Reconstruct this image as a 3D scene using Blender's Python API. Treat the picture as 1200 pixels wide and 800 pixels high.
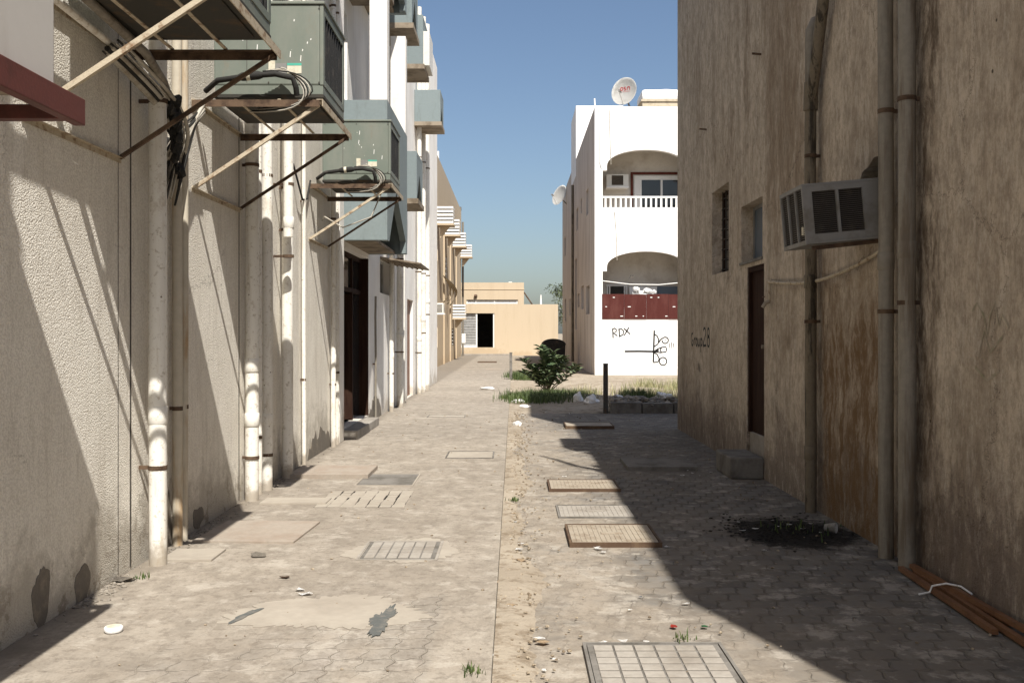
import bpy, bmesh, math, random
from mathutils import Vector, Matrix
from mathutils.geometry import tessellate_polygon
R = math.radians
random.seed(7)
SC = bpy.context.scene
for o in list(bpy.data.objects): bpy.data.objects.remove(o)
COL = SC.collection

# ------------------------------------------------------------------ camera, world, sun, exposure
F, H, VX, VY = 1167.0, 1.55, 602.0, 390.0
cam = bpy.data.cameras.new('camera'); camo = bpy.data.objects.new('camera', cam); COL.objects.link(camo)
camo.location = (0, 0, H); camo.rotation_euler = (R(90), 0, 0)
cam.sensor_width = 36; cam.lens = 36*F/1200; cam.shift_x = -2/1200; cam.shift_y = -10/1200
cam.clip_start = .05; cam.clip_end = 3000
SC.camera = camo
SUN = Vector((1, -2.94, 4.28)).normalized()
w = bpy.data.worlds.new('World'); SC.world = w; w.use_nodes = True
wn = w.node_tree; bg = wn.nodes['Background']
sky = wn.nodes.new('ShaderNodeTexSky'); sky.sky_type = 'NISHITA'; sky.sun_disc = False
sky.sun_elevation = math.asin(SUN.z); sky.sun_rotation = math.atan2(SUN.x, SUN.y)
sky.air_density = 1.0; sky.dust_density = 1.8; sky.ozone_density = 2.4; sky.altitude = 0
wn.links.new(sky.outputs[0], bg.inputs[0]); bg.inputs[1].default_value = .071
sl = bpy.data.lights.new('sun', 'SUN'); sl.energy = 4.6; sl.angle = R(.53); sl.color = (1, .955, .88)
so = bpy.data.objects.new('sun', sl); COL.objects.link(so); so.rotation_euler = (SUN).to_track_quat('Z', 'Y').to_euler()
SC.view_settings.view_transform = 'Standard'; SC.view_settings.look = 'None'
SC.view_settings.exposure = .72; SC.view_settings.gamma = 1
SC.render.engine = 'CYCLES'
SC.cycles.max_bounces = 8; SC.cycles.diffuse_bounces = 5

# ------------------------------------------------------------------ measuring helpers (metres from the photo's perspective)
XL, XR = -2.51, 2.69
def yL(px): return -XL*F/(VX-px)
def yR(px): return XR*F/(px-VX)
def zz(py, y): return H+(VY-py)*y/F
def xx(px, y): return (px-VX)*y/F
def gy(py): return H*F/(py-VY)

# ------------------------------------------------------------------ node helper
class NT:
    def __init__(s, name):
        s.m = bpy.data.materials.new(name); s.m.use_nodes = True; s.t = s.m.node_tree
        s.b = s.t.nodes['Principled BSDF']; s.geo = s.t.nodes.new('ShaderNodeNewGeometry')
        s.pos = s.geo.outputs['Position']; s._sep = None
    def set(s, sock, v):
        if hasattr(v, 'is_output'): s.t.links.new(v, sock)
        elif isinstance(v, (tuple, list)):
            sock.default_value = (*v, 1) if len(v) == 3 and len(sock.default_value) == 4 else v
        else: sock.default_value = v
    def xyz(s):
        if not s._sep:
            n = s.t.nodes.new('ShaderNodeSeparateXYZ'); s.set(n.inputs[0], s.pos); s._sep = n
        return s._sep.outputs
    def comb(s, a, b, c):
        n = s.t.nodes.new('ShaderNodeCombineXYZ')
        for i, v in enumerate((a, b, c)): s.set(n.inputs[i], v)
        return n.outputs[0]
    def ma(s, op, a, b=0.0, c=0.0):
        n = s.t.nodes.new('ShaderNodeMath'); n.operation = op
        for i, v in enumerate((a, b, c)): s.set(n.inputs[i], v)
        return n.outputs[0]
    def vscale(s, v, sc):
        n = s.t.nodes.new('ShaderNodeVectorMath'); n.operation = 'MULTIPLY'; s.set(n.inputs[0], v); n.inputs[1].default_value = sc
        return n.outputs[0]
    def vadd(s, v, u):
        n = s.t.nodes.new('ShaderNodeVectorMath'); n.operation = 'ADD'; s.set(n.inputs[0], v); s.set(n.inputs[1], u)
        return n.outputs[0]
    def noise(s, scale=1.0, det=4, rough=.6, vec=None, dist=0.0, st=None, off=None):
        v = vec if vec is not None else s.pos
        if st: v = s.vscale(v, st)
        if off: v = s.vadd(v, off)
        n = s.t.nodes.new('ShaderNodeTexNoise'); s.set(n.inputs['Vector'], v)
        n.inputs['Scale'].default_value = scale; n.inputs['Detail'].default_value = det
        n.inputs['Roughness'].default_value = rough; n.inputs['Distortion'].default_value = dist
        return n.outputs['Fac']
    def vor(s, scale=1.0, feat='F1', vec=None):
        n = s.t.nodes.new('ShaderNodeTexVoronoi'); n.feature = feat; s.set(n.inputs['Vector'], vec if vec is not None else s.pos)
        n.inputs['Scale'].default_value = scale
        return n.outputs['Distance']
    def white(s, vec):
        n = s.t.nodes.new('ShaderNodeTexWhiteNoise'); s.set(n.inputs['Vector'], vec); return n.outputs['Value']
    def rmp(s, v, lo, hi, a=0.0, b=1.0):
        n = s.t.nodes.new('ShaderNodeMapRange'); n.interpolation_type = 'SMOOTHSTEP'
        for i, q in enumerate((v, lo, hi, a, b)): s.set(n.inputs[i], q)
        return n.outputs[0]
    def mix(s, f, a, b, mode='MIX'):
        n = s.t.nodes.new('ShaderNodeMix'); n.data_type = 'RGBA'; n.blend_type = mode
        s.set(n.inputs[0], f); s.set(n.inputs[6], a); s.set(n.inputs[7], b); return n.outputs[2]
    def bump(s, h, st=.5, dist=.01, prev=None):
        n = s.t.nodes.new('ShaderNodeBump'); s.set(n.inputs['Height'], h); n.inputs['Strength'].default_value = st
        n.inputs['Distance'].default_value = dist
        if prev is not None: s.set(n.inputs['Normal'], prev)
        return n.outputs[0]
    def done(s, col, rough=.8, nrm=None, metal=0.0, spec=.3, **k):
        s.set(s.b.inputs['Base Color'], col); s.set(s.b.inputs['Roughness'], rough)
        s.set(s.b.inputs['Metallic'], metal); s.set(s.b.inputs['Specular IOR Level'], spec)
        if nrm is not None: s.set(s.b.inputs['Normal'], nrm)
        for a, v in k.items(): s.set(s.b.inputs[a], v)
        return s.m

def dirty(name, base, dirt, sc=2.0, lo=.45, hi=.7, st=(1, 1, 1), rough=.8, bs=40, bst=.3, metal=0.0, spec=.25, bd=.004, fine=.12):
    n = NT(name)
    a = n.noise(sc, 6, .65, st=st); m = n.rmp(a, lo, hi)
    g = n.noise(sc*9, 3, .6, off=(3, 7, 1))
    c = n.mix(m, base, dirt)
    c = n.mix(n.rmp(g, .3, .7, 0, fine), c, tuple(q*.5 for q in base))
    return n.done(c, rough, n.bump(n.noise(bs, 3, .6), bst, bd), metal, spec)

# ------------------------------------------------------------------ materials
M = {}
def walls():
    # near left wall: pebble-dash render, cream, dirty streaks
    n = NT('pebbledash_render')
    pb = n.vor(95); pb2 = n.noise(60, 4, .65)
    st = n.noise(1.0, 6, .7, st=(1, 5, .5)); big = n.noise(.8, 5, .6)
    z = n.xyz()[2]
    low = n.rmp(n.ma('ADD', z, n.ma('MULTIPLY', n.noise(2.2, 5, .7, off=(5, 0, 0)), -1.7)), -.75, -.3, 1, 0)
    c = n.mix(n.rmp(big, .35, .7), (.84, .8, .715), (.74, .695, .61))
    c = n.mix(n.rmp(st, .5, .78, 0, .5), c, (.42, .37, .3))
    c = n.mix(n.ma('MULTIPLY', low, .6), c, (.27, .235, .185))
    c = n.mix(n.rmp(n.noise(75, 2, .5), .35, .62, .3, 0), c, (.35, .31, .26))
    cr = n.ma('MULTIPLY', n.rmp(n.noise(.7, 3, .5, off=(0, 4, 4)), .54, .62), n.rmp(n.vor(.55, 'DISTANCE_TO_EDGE', n.vadd(n.pos, n.comb(0, n.ma('MULTIPLY', n.noise(3, 6, .7), .5), n.ma('MULTIPLY', n.noise(3, 6, .7, off=(9, 9, 2)), .5)))), 0, .004, .6, 0))
    c = n.mix(cr, c, (.25, .22, .18))
    fs = n.noise(9, 6, .75, st=(1, 2, .3)); c = n.mix(n.rmp(fs, .5, .72, 0, .4), c, (.4, .35, .28)); c = n.mix(n.ma('MULTIPLY', n.rmp(n.noise(5, 7, .8, off=(5, 5, 0)), .52, .6), n.rmp(z, .0, .55, .75, 0)), c, (.22, .185, .14))
    h = n.ma('ADD', n.ma('MULTIPLY', pb, -1), n.ma('MULTIPLY', pb2, 1.2))
    M['render_near'] = n.done(c, .93, n.bump(h, .75, .007), 0, .15)
    # far part of the left building: white paint on render
    n = NT('white_painted_render')
    st = n.noise(1.2, 6, .7, st=(1, 6, .4)); big = n.noise(.8, 5, .6); z = n.xyz()[2]
    low = n.rmp(n.ma('ADD', z, n.ma('MULTIPLY', n.noise(2.5, 5, .7, off=(5, 0, 0)), -1.6)), -.7, -.35, 1, 0)
    c = n.mix(n.rmp(big, .35, .7), (.82, .8, .76), (.73, .7, .655))
    c = n.mix(n.rmp(st, .52, .8, 0, .5), c, (.42, .38, .32)); c = n.mix(n.ma('MULTIPLY', low, .6), c, (.4, .34, .26))
    M['render_white'] = n.done(c, .9, n.bump(n.noise(30, 3, .6), .5, .008), 0, .15)
    # right wall: grey brown weathered render with vertical streaks
    n = NT('weathered_brown_render')
    wz_ = n.vadd(n.pos, n.comb(0, n.ma('MULTIPLY', n.ma('SUBTRACT', n.noise(1.1, 4, .6), .5), .5), 0))
    st = n.noise(1.0, 8, .7, st=(1, 2.4, .5)); st2 = n.noise(4, 6, .75, st=(1, 1.8, .5)); big = n.noise(.7, 6, .62, off=(2, 3, 0)); mot = n.noise(5.5, 6, .75, off=(4, 4, 8))
    z = n.xyz()[2]
    low = n.rmp(n.ma('ADD', z, n.ma('MULTIPLY', n.noise(1.8, 6, .75, off=(1, 1, 4)), -2.2)), -.8, -.35, 1, 0)
    c = n.mix(n.rmp(big, .35, .68), (.64, .55, .445), (.53, .445, .35))
    c = n.mix(n.rmp(st, .45, .68, 0, .6), c, (.23, .175, .12))
    c = n.mix(n.rmp(st2, .5, .78, 0, .5), c, (.18, .14, .1))
    c = n.mix(n.rmp(mot, .38, .66, 0, .5), c, (.27, .225, .175))
    c = n.mix(n.rmp(n.noise(2.4, 6, .7, st=(1, 2, .6), off=(7, 2, 2)), .58, .75, 0, .5), c, (.5, .455, .39))
    c = n.mix(n.rmp(n.noise(.9, 6, .7, vec=wz_, st=(1, 1.3, .45), off=(17, 8, 2)), .56, .7, 0, .75), c, (.2, .145, .095))
    c = n.mix(n.ma('MULTIPLY', low, .68), c, (.16, .125, .105))
    Y_, Z_ = n.xyz()[1], n.xyz()[2]
    def patch(y0, y1, z0, z1, f, amt, col, c):
        e = n.ma('MULTIPLY', n.ma('SUBTRACT', n.noise(2.2, 6, .72, st=(1, 1.6, .7), off=(f, 3, 1)), .5), 1.5)
        yy = n.ma('ADD', Y_, e); zq = n.ma('ADD', Z_, n.ma('MULTIPLY', e, 1.6))
        m = n.ma('MULTIPLY', n.ma('MULTIPLY', n.rmp(yy, y0-.15, y0+.2), n.rmp(yy, y1-.2, y1+.15, 1, 0)), n.ma('MULTIPLY', n.rmp(zq, z0-.4, z0+.3), n.rmp(zq, z1-.5, z1+.4, 1, 0)))
        return n.mix(n.ma('MULTIPLY', n.ma('MULTIPLY', m, mo), amt), c, col)
    fs = n.noise(14, 6, .82, st=(1, 1.5, .55)); c = n.mix(n.rmp(fs, .46, .62, 0, .5), c, (.21, .165, .12)); c = n.mix(n.rmp(n.noise(24, 6, .8, off=(3, 1, 2)), .48, .62, 0, .36), c, (.24, .195, .15)); c = n.mix(n.rmp(n.noise(7, 6, .8, st=(1, 1.4, .6), off=(6, 6, 6)), .5, .64, 0, .5), c, (.62, .55, .46))
    mo = n.rmp(n.noise(6, 6, .78, vec=wz_, st=(1, 1.5, .4), off=(1, 9, 2)), .38, .58, .25, 1)
    c = patch(7.15, 8.7, -1, 1.9, 3, .95, (.17, .105, .055), c); c = patch(9.2, 10.6, 2.7, 5.5, 11, .6, (.2, .14, .09), c); c = patch(5.2, 6.6, -1, .75, 17, .6, (.15, .115, .1), c); c = patch(12.5, 16.5, -1, .55, 23, .6, (.15, .11, .085), c)
    c = patch(6.35, 6.75, -1, 9, 29, 1.0, (.12, .09, .065), c); c = patch(8.75, 9.0, -1, 3.5, 37, .8, (.14, .1, .07), c)
    sp = n.vor(2.3); c = n.mix(n.rmp(sp, .02, .035, .9, 0), c, (.05, .04, .03))
    wob = n.vadd(n.pos, n.comb(0, n.ma('MULTIPLY', n.noise(3, 6, .7), .7), n.ma('MULTIPLY', n.noise(3, 6, .7, off=(9, 9, 2)), .7)))
    c = n.mix(n.rmp(n.vor(.45, 'DISTANCE_TO_EDGE', wob), 0, .004, .65, 0), c, (.09, .07, .055))
    hh = n.ma('SUBTRACT', n.ma('ADD', n.noise(45, 4, .7), n.ma('MULTIPLY', n.noise(9, 6, .75), 1.2)), n.ma('MULTIPLY', n.rmp(low, .45, .6), .5))
    M['render_brown'] = n.done(c, .93, n.bump(hh, .9, .014), 0, .1)
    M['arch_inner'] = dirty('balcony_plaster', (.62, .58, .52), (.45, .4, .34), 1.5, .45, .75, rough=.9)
    # white building
    n = NT('white_facade_paint')
    st = n.noise(.9, 6, .7, st=(3, 3, .35)); z = n.xyz()[2]
    low = n.rmp(n.ma('ADD', z, n.ma('MULTIPLY', n.noise(1.3, 6, .7), -2.4)), -1.15, -.85, 1, 0)
    c = n.mix(n.rmp(st, .5, .8, 0, .35), (.86, .85, .83), (.62, .56, .48)); c = n.mix(n.ma('MULTIPLY', low, .5), c, (.6, .52, .42))
    M['facade_white'] = n.done(c, .9, n.bump(n.noise(12, 3, .6), .2, .01), 0, .15)
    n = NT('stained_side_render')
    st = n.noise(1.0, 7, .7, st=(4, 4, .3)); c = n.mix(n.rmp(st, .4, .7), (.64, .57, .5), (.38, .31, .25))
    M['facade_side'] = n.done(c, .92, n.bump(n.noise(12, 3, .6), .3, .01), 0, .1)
    n = NT('beige_render')
    st = n.noise(.8, 6, .7, st=(3, 3, .4)); z = n.xyz()[2]
    low = n.rmp(n.ma('ADD', z, n.ma('MULTIPLY', n.noise(1.1, 6, .7), -3)), -1.3, -.9, 1, 0)
    c = n.mix(n.rmp(st, .45, .8, 0, .5), (.54, .44, .315), (.44, .35, .24)); c = n.mix(n.ma('MULTIPLY', low, .4), c, (.4, .29, .18))
    M['beige'] = n.done(c, .9, n.bump(n.noise(10, 3, .6), .2, .01), 0, .1)
def pavers(name, pw, ph, wav, stag, kind):
    n = NT(name); X, Y, Z = n.xyz()
    v = n.ma('DIVIDE', Y, ph)
    fv = n.ma('FLOOR', v)
    sh = n.ma('MULTIPLY', n.ma('MODULO', fv, 2.0), stag)
    tri = n.ma('SINE', n.ma('MULTIPLY', v, 2*math.pi))
    u = n.ma('ADD', n.ma('DIVIDE', n.ma('ADD', X, n.ma('MULTIPLY', tri, wav)), pw), sh)
    fu = n.ma('FLOOR', u)
    wob = n.ma('MULTIPLY', n.ma('SUBTRACT', n.noise(18, 2, .5), .5), .12)
    du = n.ma('ABSOLUTE', n.ma('SUBTRACT', n.ma('FRACT', n.ma('ADD', u, wob)), .5))
    v2 = n.ma('ADD', v, n.ma('MULTIPLY', n.ma('SINE', n.ma('MULTIPLY', u, 2*math.pi)), .07))
    dv = n.ma('ABSOLUTE', n.ma('SUBTRACT', n.ma('FRACT', n.ma('ADD', v2, wob)), .5))
    line = n.rmp(n.ma('MAXIMUM', du, dv), .445, .49)
    cell = n.white(n.comb(fu, fv, 0))
    big = n.noise(.75, 5, .62, off=(4, 2, 0)); med = n.noise(3.3, 5, .68, off=(1, 5, 0)); fine = n.noise(70, 3, .65)
    if kind == 'left':
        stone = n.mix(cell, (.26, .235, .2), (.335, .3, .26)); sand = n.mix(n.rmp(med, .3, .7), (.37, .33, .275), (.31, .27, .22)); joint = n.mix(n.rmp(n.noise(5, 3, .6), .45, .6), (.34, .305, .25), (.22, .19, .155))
        # dust covers most of the middle; bare blocks show near the camera and near the band
        cov = n.ma('ADD', n.ma('MULTIPLY', big, .9), n.ma('MULTIPLY', med, .45))
        cov = n.ma('ADD', cov, n.rmp(Y, 5.0, 7.3, -.13, .1)); cov = n.ma('ADD', cov, n.rmp(X, -2.2, -.9, .24, 0))
        dust = n.rmp(cov, .52, .7, 0, .93)
        band = n.rmp(n.ma('ADD', X, n.ma('MULTIPLY', n.noise(6, 4, .6), .08)), -.4, -.33)
        dust = n.ma('MAXIMUM', dust, n.ma('MULTIPLY', band, .93))
        dk = n.ma('MAXIMUM', n.rmp(n.noise(1.6, 5, .7, off=(31, 2, 0)), .58, .7, 0, .5), n.rmp(n.ma('ADD', X, n.ma('MULTIPLY', n.noise(3, 6, .75, off=(1, 1, 0)), -.55)), -2.78, -2.55, .75, 0))
    else:
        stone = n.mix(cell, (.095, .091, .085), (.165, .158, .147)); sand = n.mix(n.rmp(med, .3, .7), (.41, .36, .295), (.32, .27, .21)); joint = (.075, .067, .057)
        cov = n.ma('ADD', n.ma('MULTIPLY', big, .55), n.ma('MULTIPLY', med, .55))
        cov = n.ma('ADD', cov, n.rmp(n.ma('ADD', X, n.rmp(Y, 6, 4.2, 0, -.6)), .3, 1.3, .17, -.08))
        dust = n.rmp(cov, .48, .74, .0, .8)
        dk = n.rmp(n.noise(1.3, 5, .7, off=(31, 2, 0)), .56, .72, 0, .6)
    if kind == 'right':
        dx = n.ma('DIVIDE', n.ma('SUBTRACT', X, 2.2), .52); dy = n.ma('DIVIDE', n.ma('SUBTRACT', Y, 7.85), .62)
        dd_ = n.ma('ADD', n.ma('ADD', n.ma('MULTIPLY', dx, dx), n.ma('MULTIPLY', dy, dy)), n.ma('MULTIPLY', n.ma('SUBTRACT', n.noise(5, 7, .8, off=(3, 3, 0)), .5), 3.2))
        damp = n.rmp(dd_, .55, 1.25, .95, 0)
    lay = n.mix(n.ma('MULTIPLY', line, .8 if kind == 'right' else .65), stone, joint)
    c = n.mix(dust, lay, sand)
    if kind == 'left':
        # faint joints of cleaner strips, stained
        c = n.mix(n.rmp(n.noise(2.1, 4, .6, off=(8, 8, 0)), .62, .7, 0, .35), c, (.27, .24, .2))
    bl = n.noise(.45, 6, .7, off=(9, 1, 0)); c = n.mix(n.rmp(bl, .42, .6, 0, .45), c, (.22, .19, .155)); bl2 = n.noise(5, 6, .78, st=(1, .5, 1), off=(2, 9, 0)); c = n.mix(n.rmp(bl2, .44, .6, 0, .5), c, (.185, .16, .13)); bl3 = n.noise(13, 6, .8, off=(6, 9, 0)); c = n.mix(n.rmp(bl3, .5, .6, 0, .5), c, (.15, .125, .1)); c = n.mix(n.rmp(n.noise(4, 5, .75, off=(16, 9, 0)), .52, .64, 0, .45), c, (.47, .43, .37)); c = n.mix(dk, c, (.18, .155, .125)); c = n.mix(n.rmp(fine, .3, .7, .22, 0), c, (.16, .13, .1))
    spk = n.rmp(n.vor(16), .03, .05, .55, 0); c = n.mix(spk, c, (.12, .1, .08))
    if kind == 'right': c = n.mix(damp, c, (.013, .011, .009))
    h = n.ma('SUBTRACT', n.ma('MULTIPLY', n.noise(28, 4, .7), .35), n.ma('MULTIPLY', n.ma('MULTIPLY', line, n.ma('SUBTRACT', 1.05, dust)), 1.1))
    return n.done(c, .92, n.bump(h, .8, .008), 0, .15)
def grounds():
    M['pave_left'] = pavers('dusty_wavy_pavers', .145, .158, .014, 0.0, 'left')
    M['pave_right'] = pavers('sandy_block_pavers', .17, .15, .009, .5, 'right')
    n = NT('sandy_dirt'); a = n.noise(.6, 6, .7); b = n.noise(6, 5, .7, off=(2, 1, 0))
    c = n.mix(n.rmp(a, .35, .65), (.36, .31, .245), (.28, .235, .18)); c = n.mix(n.rmp(b, .48, .66, 0, .75), c, (.16, .12, .08))
    M['sand'] = n.done(c, .95, n.bump(n.ma('ADD', n.noise(25, 4, .7), n.noise(4, 4, .6)), .7, .02), 0, .1)
walls(); grounds()
M['sky_blue'] = dirty('blue_painted_concrete', (.205, .245, .25), (.16, .185, .185), 2.5, .5, .75, (2, 2, .6), .8, 30, .4)
M['slab'] = dirty('stained_slab', (.3, .25, .19), (.15, .115, .08), 3, .4, .65, rough=.9, bs=25, bst=.5)
n = NT('grey_green_casing')
c = n.mix(n.rmp(n.noise(3, 6, .7, st=(1, 1, .4)), .4, .7), (.145, .168, .14), (.185, .195, .165)); c = n.mix(n.rmp(n.noise(8, 6, .8, st=(1.5, 1.5, .5), off=(3, 3, 3)), .56, .68, 0, .5), c, (.19, .165, .12)); c = n.mix(n.rmp(n.vor(7), .03, .06, .8, 0), c, (.45, .43, .38))
M['green_casing'] = n.done(c, .6, n.bump(n.noise(3, 4, .6), .15, .02), 0, .3)
M['grey_casing'] = dirty('pale_grey_casing', (.5, .475, .44), (.36, .32, .27), 2, .5, .75, (2, 2, .3), .6, 60, .08, spec=.3, fine=.04)
M['white_casing'] = dirty('off_white_casing', (.7, .68, .62), (.45, .38, .28), 3, .55, .75, rough=.55, fine=.05)
M['old_casing'] = dirty('dull_grey_casing', (.22, .215, .205), (.16, .145, .125), 6, .45, .7, rough=.6, fine=.1)
M['black'] = dirty('black_plastic', (.012, .012, .012), (.03, .027, .024), 8, .5, .7, rough=.6, fine=0)
M['dark'] = dirty('dark_interior', (.012, .01, .009), (.02, .018, .016), 3, rough=.9, fine=0)
M['louvre'] = dirty('brown_grey_louvre', (.06, .052, .045), (.1, .085, .07), 9, rough=.6, fine=.1)
M['rust'] = dirty('rusty_cream_steel', (.5, .43, .32), (.2, .11, .055), 14, .48, .68, rough=.8, bs=90, bst=.5, fine=.3)
M['rustdark'] = dirty('dark_rusty_steel', (.13, .085, .055), (.05, .03, .02), 9, .4, .65, rough=.85, bs=90, bst=.5, fine=.3)
M['pan'] = dirty('dark_base_pan', (.045, .042, .035), (.09, .06, .035), 6, .5, .7, rough=.85)
M['redox'] = dirty('red_oxide_steel', (.115, .036, .028), (.07, .026, .02), 6, .45, .7, rough=.6, bs=90, bst=.2, fine=.25)
n = NT('dirty_white_pipe')
c = n.mix(n.rmp(n.noise(3, 6, .7, st=(4, 4, .5)), .5, .78), (.74, .715, .65), (.46, .39, .29)); c = n.mix(n.rmp(n.noise(26, 5, .75), .54, .66, 0, .6), c, (.34, .28, .2)); c = n.mix(n.rmp(n.noise(2.2, 6, .75, st=(1, 1, .8), off=(5, 2, 1)), .58, .68, 0, .5), c, (.4, .33, .24)); c = n.mix(n.rmp(n.vor(9), .04, .08, .9, 0), c, (.12, .08, .05))
z_ = n.xyz()[2]; c = n.mix(n.rmp(n.ma('ADD', z_, n.ma('MULTIPLY', n.noise(7, 5, .7), -.35)), -.12, .0, .8, 0), c, (.3, .25, .19))
M['pvc'] = n.done(c, .6, n.bump(n.noise(30, 5, .7), .25, .005), 0, .25)
M['pvc_brown'] = dirty('rust_stained_pipe', (.5, .45, .36), (.33, .19, .07), 1.6, .5, .72, (3, 3, .5), .7, 50, .2, fine=.2)
M['pvc_dark'] = dirty('grimy_grey_pipe', (.25, .225, .185), (.13, .1, .07), 2.5, .42, .66, (5, 5, .5), .6, 50, .3, fine=.3)
M['pvc_darker'] = dirty('blackened_pipe', (.17, .14, .1), (.035, .028, .02), 3.5, .5, .62, (4, 4, .6), .65, 50, .4, fine=.3)
M['concrete'] = dirty('old_concrete', (.34, .31, .27), (.24, .21, .175), 3, .4, .7, rough=.92, bs=35, bst=.6, fine=.25)
M['cement'] = dirty('smooth_cement_dust', (.36, .32, .265), (.3, .262, .215), 1.7, .4, .7, rough=.92, bs=50, bst=.4, fine=.18)
M['concrete_dark'] = dirty('grimy_concrete', (.2, .185, .165), (.11, .1, .085), 4, .4, .65, rough=.92, bs=35, bst=.6, fine=.25)
M['patch_grey'] = dirty('bare_grey_cement', (.17, .15, .125), (.26, .22, .17), 9, .45, .7, rough=.95, bs=45, bst=.7, fine=.3)
M['joint_shade'] = dirty('dark_joint_gap_shade', (.07, .06, .05), (.13, .11, .09), 9, .45, .7, rough=.95)  # wall joint, and the painted shadow gaps beside the left pipes
M['tar'] = dirty('grey_tar_smear', (.1, .105, .1), (.19, .175, .15), 12, .45, .7, rough=.9, bs=40, bst=.5, fine=.2)
M['iron'] = dirty('dusty_cast_iron', (.34, .29, .225), (.22, .17, .12), 6, .45, .7, rough=.75, bs=60, bst=.5, fine=.25)
M['ironedge'] = dirty('rusty_iron_edge', (.09, .055, .035), (.15, .1, .06), 6, rough=.8, fine=.2)
M['redslab'] = dirty('dusty_reddish_slab', (.33, .285, .235), (.29, .23, .18), 3, .4, .7, rough=.9, bs=50, bst=.4, fine=.2)
M['door_brown'] = dirty('dark_brown_door', (.028, .014, .01), (.045, .025, .017), 4, .4, .7, (4, 4, .5), .85, 40, .1, spec=.06)
M['door_wood'] = dirty('red_brown_wood_door', (.23, .11, .065), (.15, .07, .04), 4, .4, .7, (4, 4, .5), .6)
M['redsheet'] = dirty('dark_red_sheet', (.075, .016, .012), (.11, .035, .028), 2, .45, .75, (2, 2, .5), .55, 30, .1)
M['maroon'] = dirty('maroon_frame', (.12, .03, .02), (.08, .02, .015), 4)
M['white'] = dirty('white_paint', (.8, .79, .76), (.62, .57, .48), 4, .55, .8, rough=.6, fine=.05)
M['alu'] = dirty('aluminium', (.55, .55, .54), (.4, .39, .37), 5, metal=.6, rough=.4, fine=.05)
M['dish'] = dirty('dish_grey', (.62, .61, .58), (.45, .42, .37), 3, .5, .8, rough=.5, fine=.05)
M['logo_red'] = dirty('logo_red', (.4, .03, .03), (.35, .05, .04), 9)
M['paint_black'] = dirty('spray_black', (.02, .02, .02), (.05, .045, .04), 20, .5, .75, rough=.7, fine=0)
M['paint_grey'] = dirty('spray_grey', (.06, .055, .05), (.14, .12, .1), 12, .4, .7, rough=.8, fine=0)
M['paint_olive'] = dirty('spray_olive', (.26, .24, .15), (.38, .33, .26), 9, .35, .6, rough=.9, fine=.2)
M['stick'] = dirty('orange_brown_wood', (.2, .1, .05), (.14, .065, .032), 6, .4, .7, rough=.55, fine=.2)
M['grille'] = dirty('dark_grille', (.05, .045, .04), (.09, .06, .04), 9)
M['rubber'] = dirty('charred_black_plastic', (.02, .018, .016), (.07, .05, .035), 4, .5, .7, rough=.7)
M['post'] = dirty('dark_steel_post', (.07, .065, .06), (.12, .08, .05), 9, rough=.7)
M['paper'] = dirty('white_litter', (.75, .74, .72), (.5, .46, .4), 30, .5, .75, rough=.7, fine=.05)
M['litter_tan'] = dirty('tan_litter', (.5, .38, .25), (.3, .2, .12), 30, rough=.8)
M['litter_red'] = dirty('red_litter', (.4, .05, .03), (.3, .04, .03), 30); M['litter_green'] = dirty('green_litter', (.05, .16, .07), (.04, .1, .05), 30)
M['wetdirt'] = dirty('black_damp_dirt', (.012, .01, .008), (.05, .038, .025), 9, .55, .75, rough=.9, bs=50, bst=1, bd=.02, fine=.2)
M['stone'] = dirty('rubble_stone', (.27, .24, .2), (.15, .13, .11), 6, rough=.95, bs=40, bst=.7)
M['pebble'] = dirty('pebble_grit', (.36, .3, .22), (.16, .12, .08), 30, .4, .6, rough=.95)
M['wire'] = dirty('pale_cable', (.45, .42, .36), (.25, .21, .16), 9, rough=.6); M['insul'] = dirty('black_pipe_lagging', (.025, .024, .022), (.1, .09, .075), 12, .55, .75, rough=.8, bs=50, bst=.5)
M['cloth'] = dirty('tan_cloth', (.55, .47, .35), (.38, .31, .22), 5, rough=.9)
M['green_tag'] = dirty('green_sticker', (.08, .4, .3), (.1, .35, .28), 20); M['sticker'] = dirty('cream_sticker', (.62, .58, .46), (.45, .4, .3), 20)
M['bark'] = dirty('bark', (.16, .12, .08), (.09, .07, .05), 9, bs=30, bst=.8)
def glass():
    n = NT('dark_glass'); M['glass'] = n.done((.02, .022, .023), .07, n.bump(n.noise(1.5, 2, .5), .08, .02), 0, .6)
    n = NT('blue_dusty_glass'); M['glass_blue'] = n.done((.09, .12, .16), .25, None, 0, .6)
glass()
def leafmat(name, a, b, tr=.25):
    n = NT(name); oi = n.geo.outputs['Random Per Island']
    c = n.mix(oi, a, b)
    return n.done(c, .55, None, 0, .3, **{'Transmission Weight': 0.0, 'Subsurface Weight': 0.0})
M['leaf'] = leafmat('grey_green_leaf', (.03, .055, .022), (.13, .165, .08)); M['leaf_tree'] = leafmat('tree_leaf', (.06, .085, .03), (.13, .15, .07))
M['grass_green'] = leafmat('green_grass', (.025, .05, .012), (.11, .14, .045)); M['grass_dry'] = leafmat('dry_grass', (.4, .35, .2), (.2, .22, .1))

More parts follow.
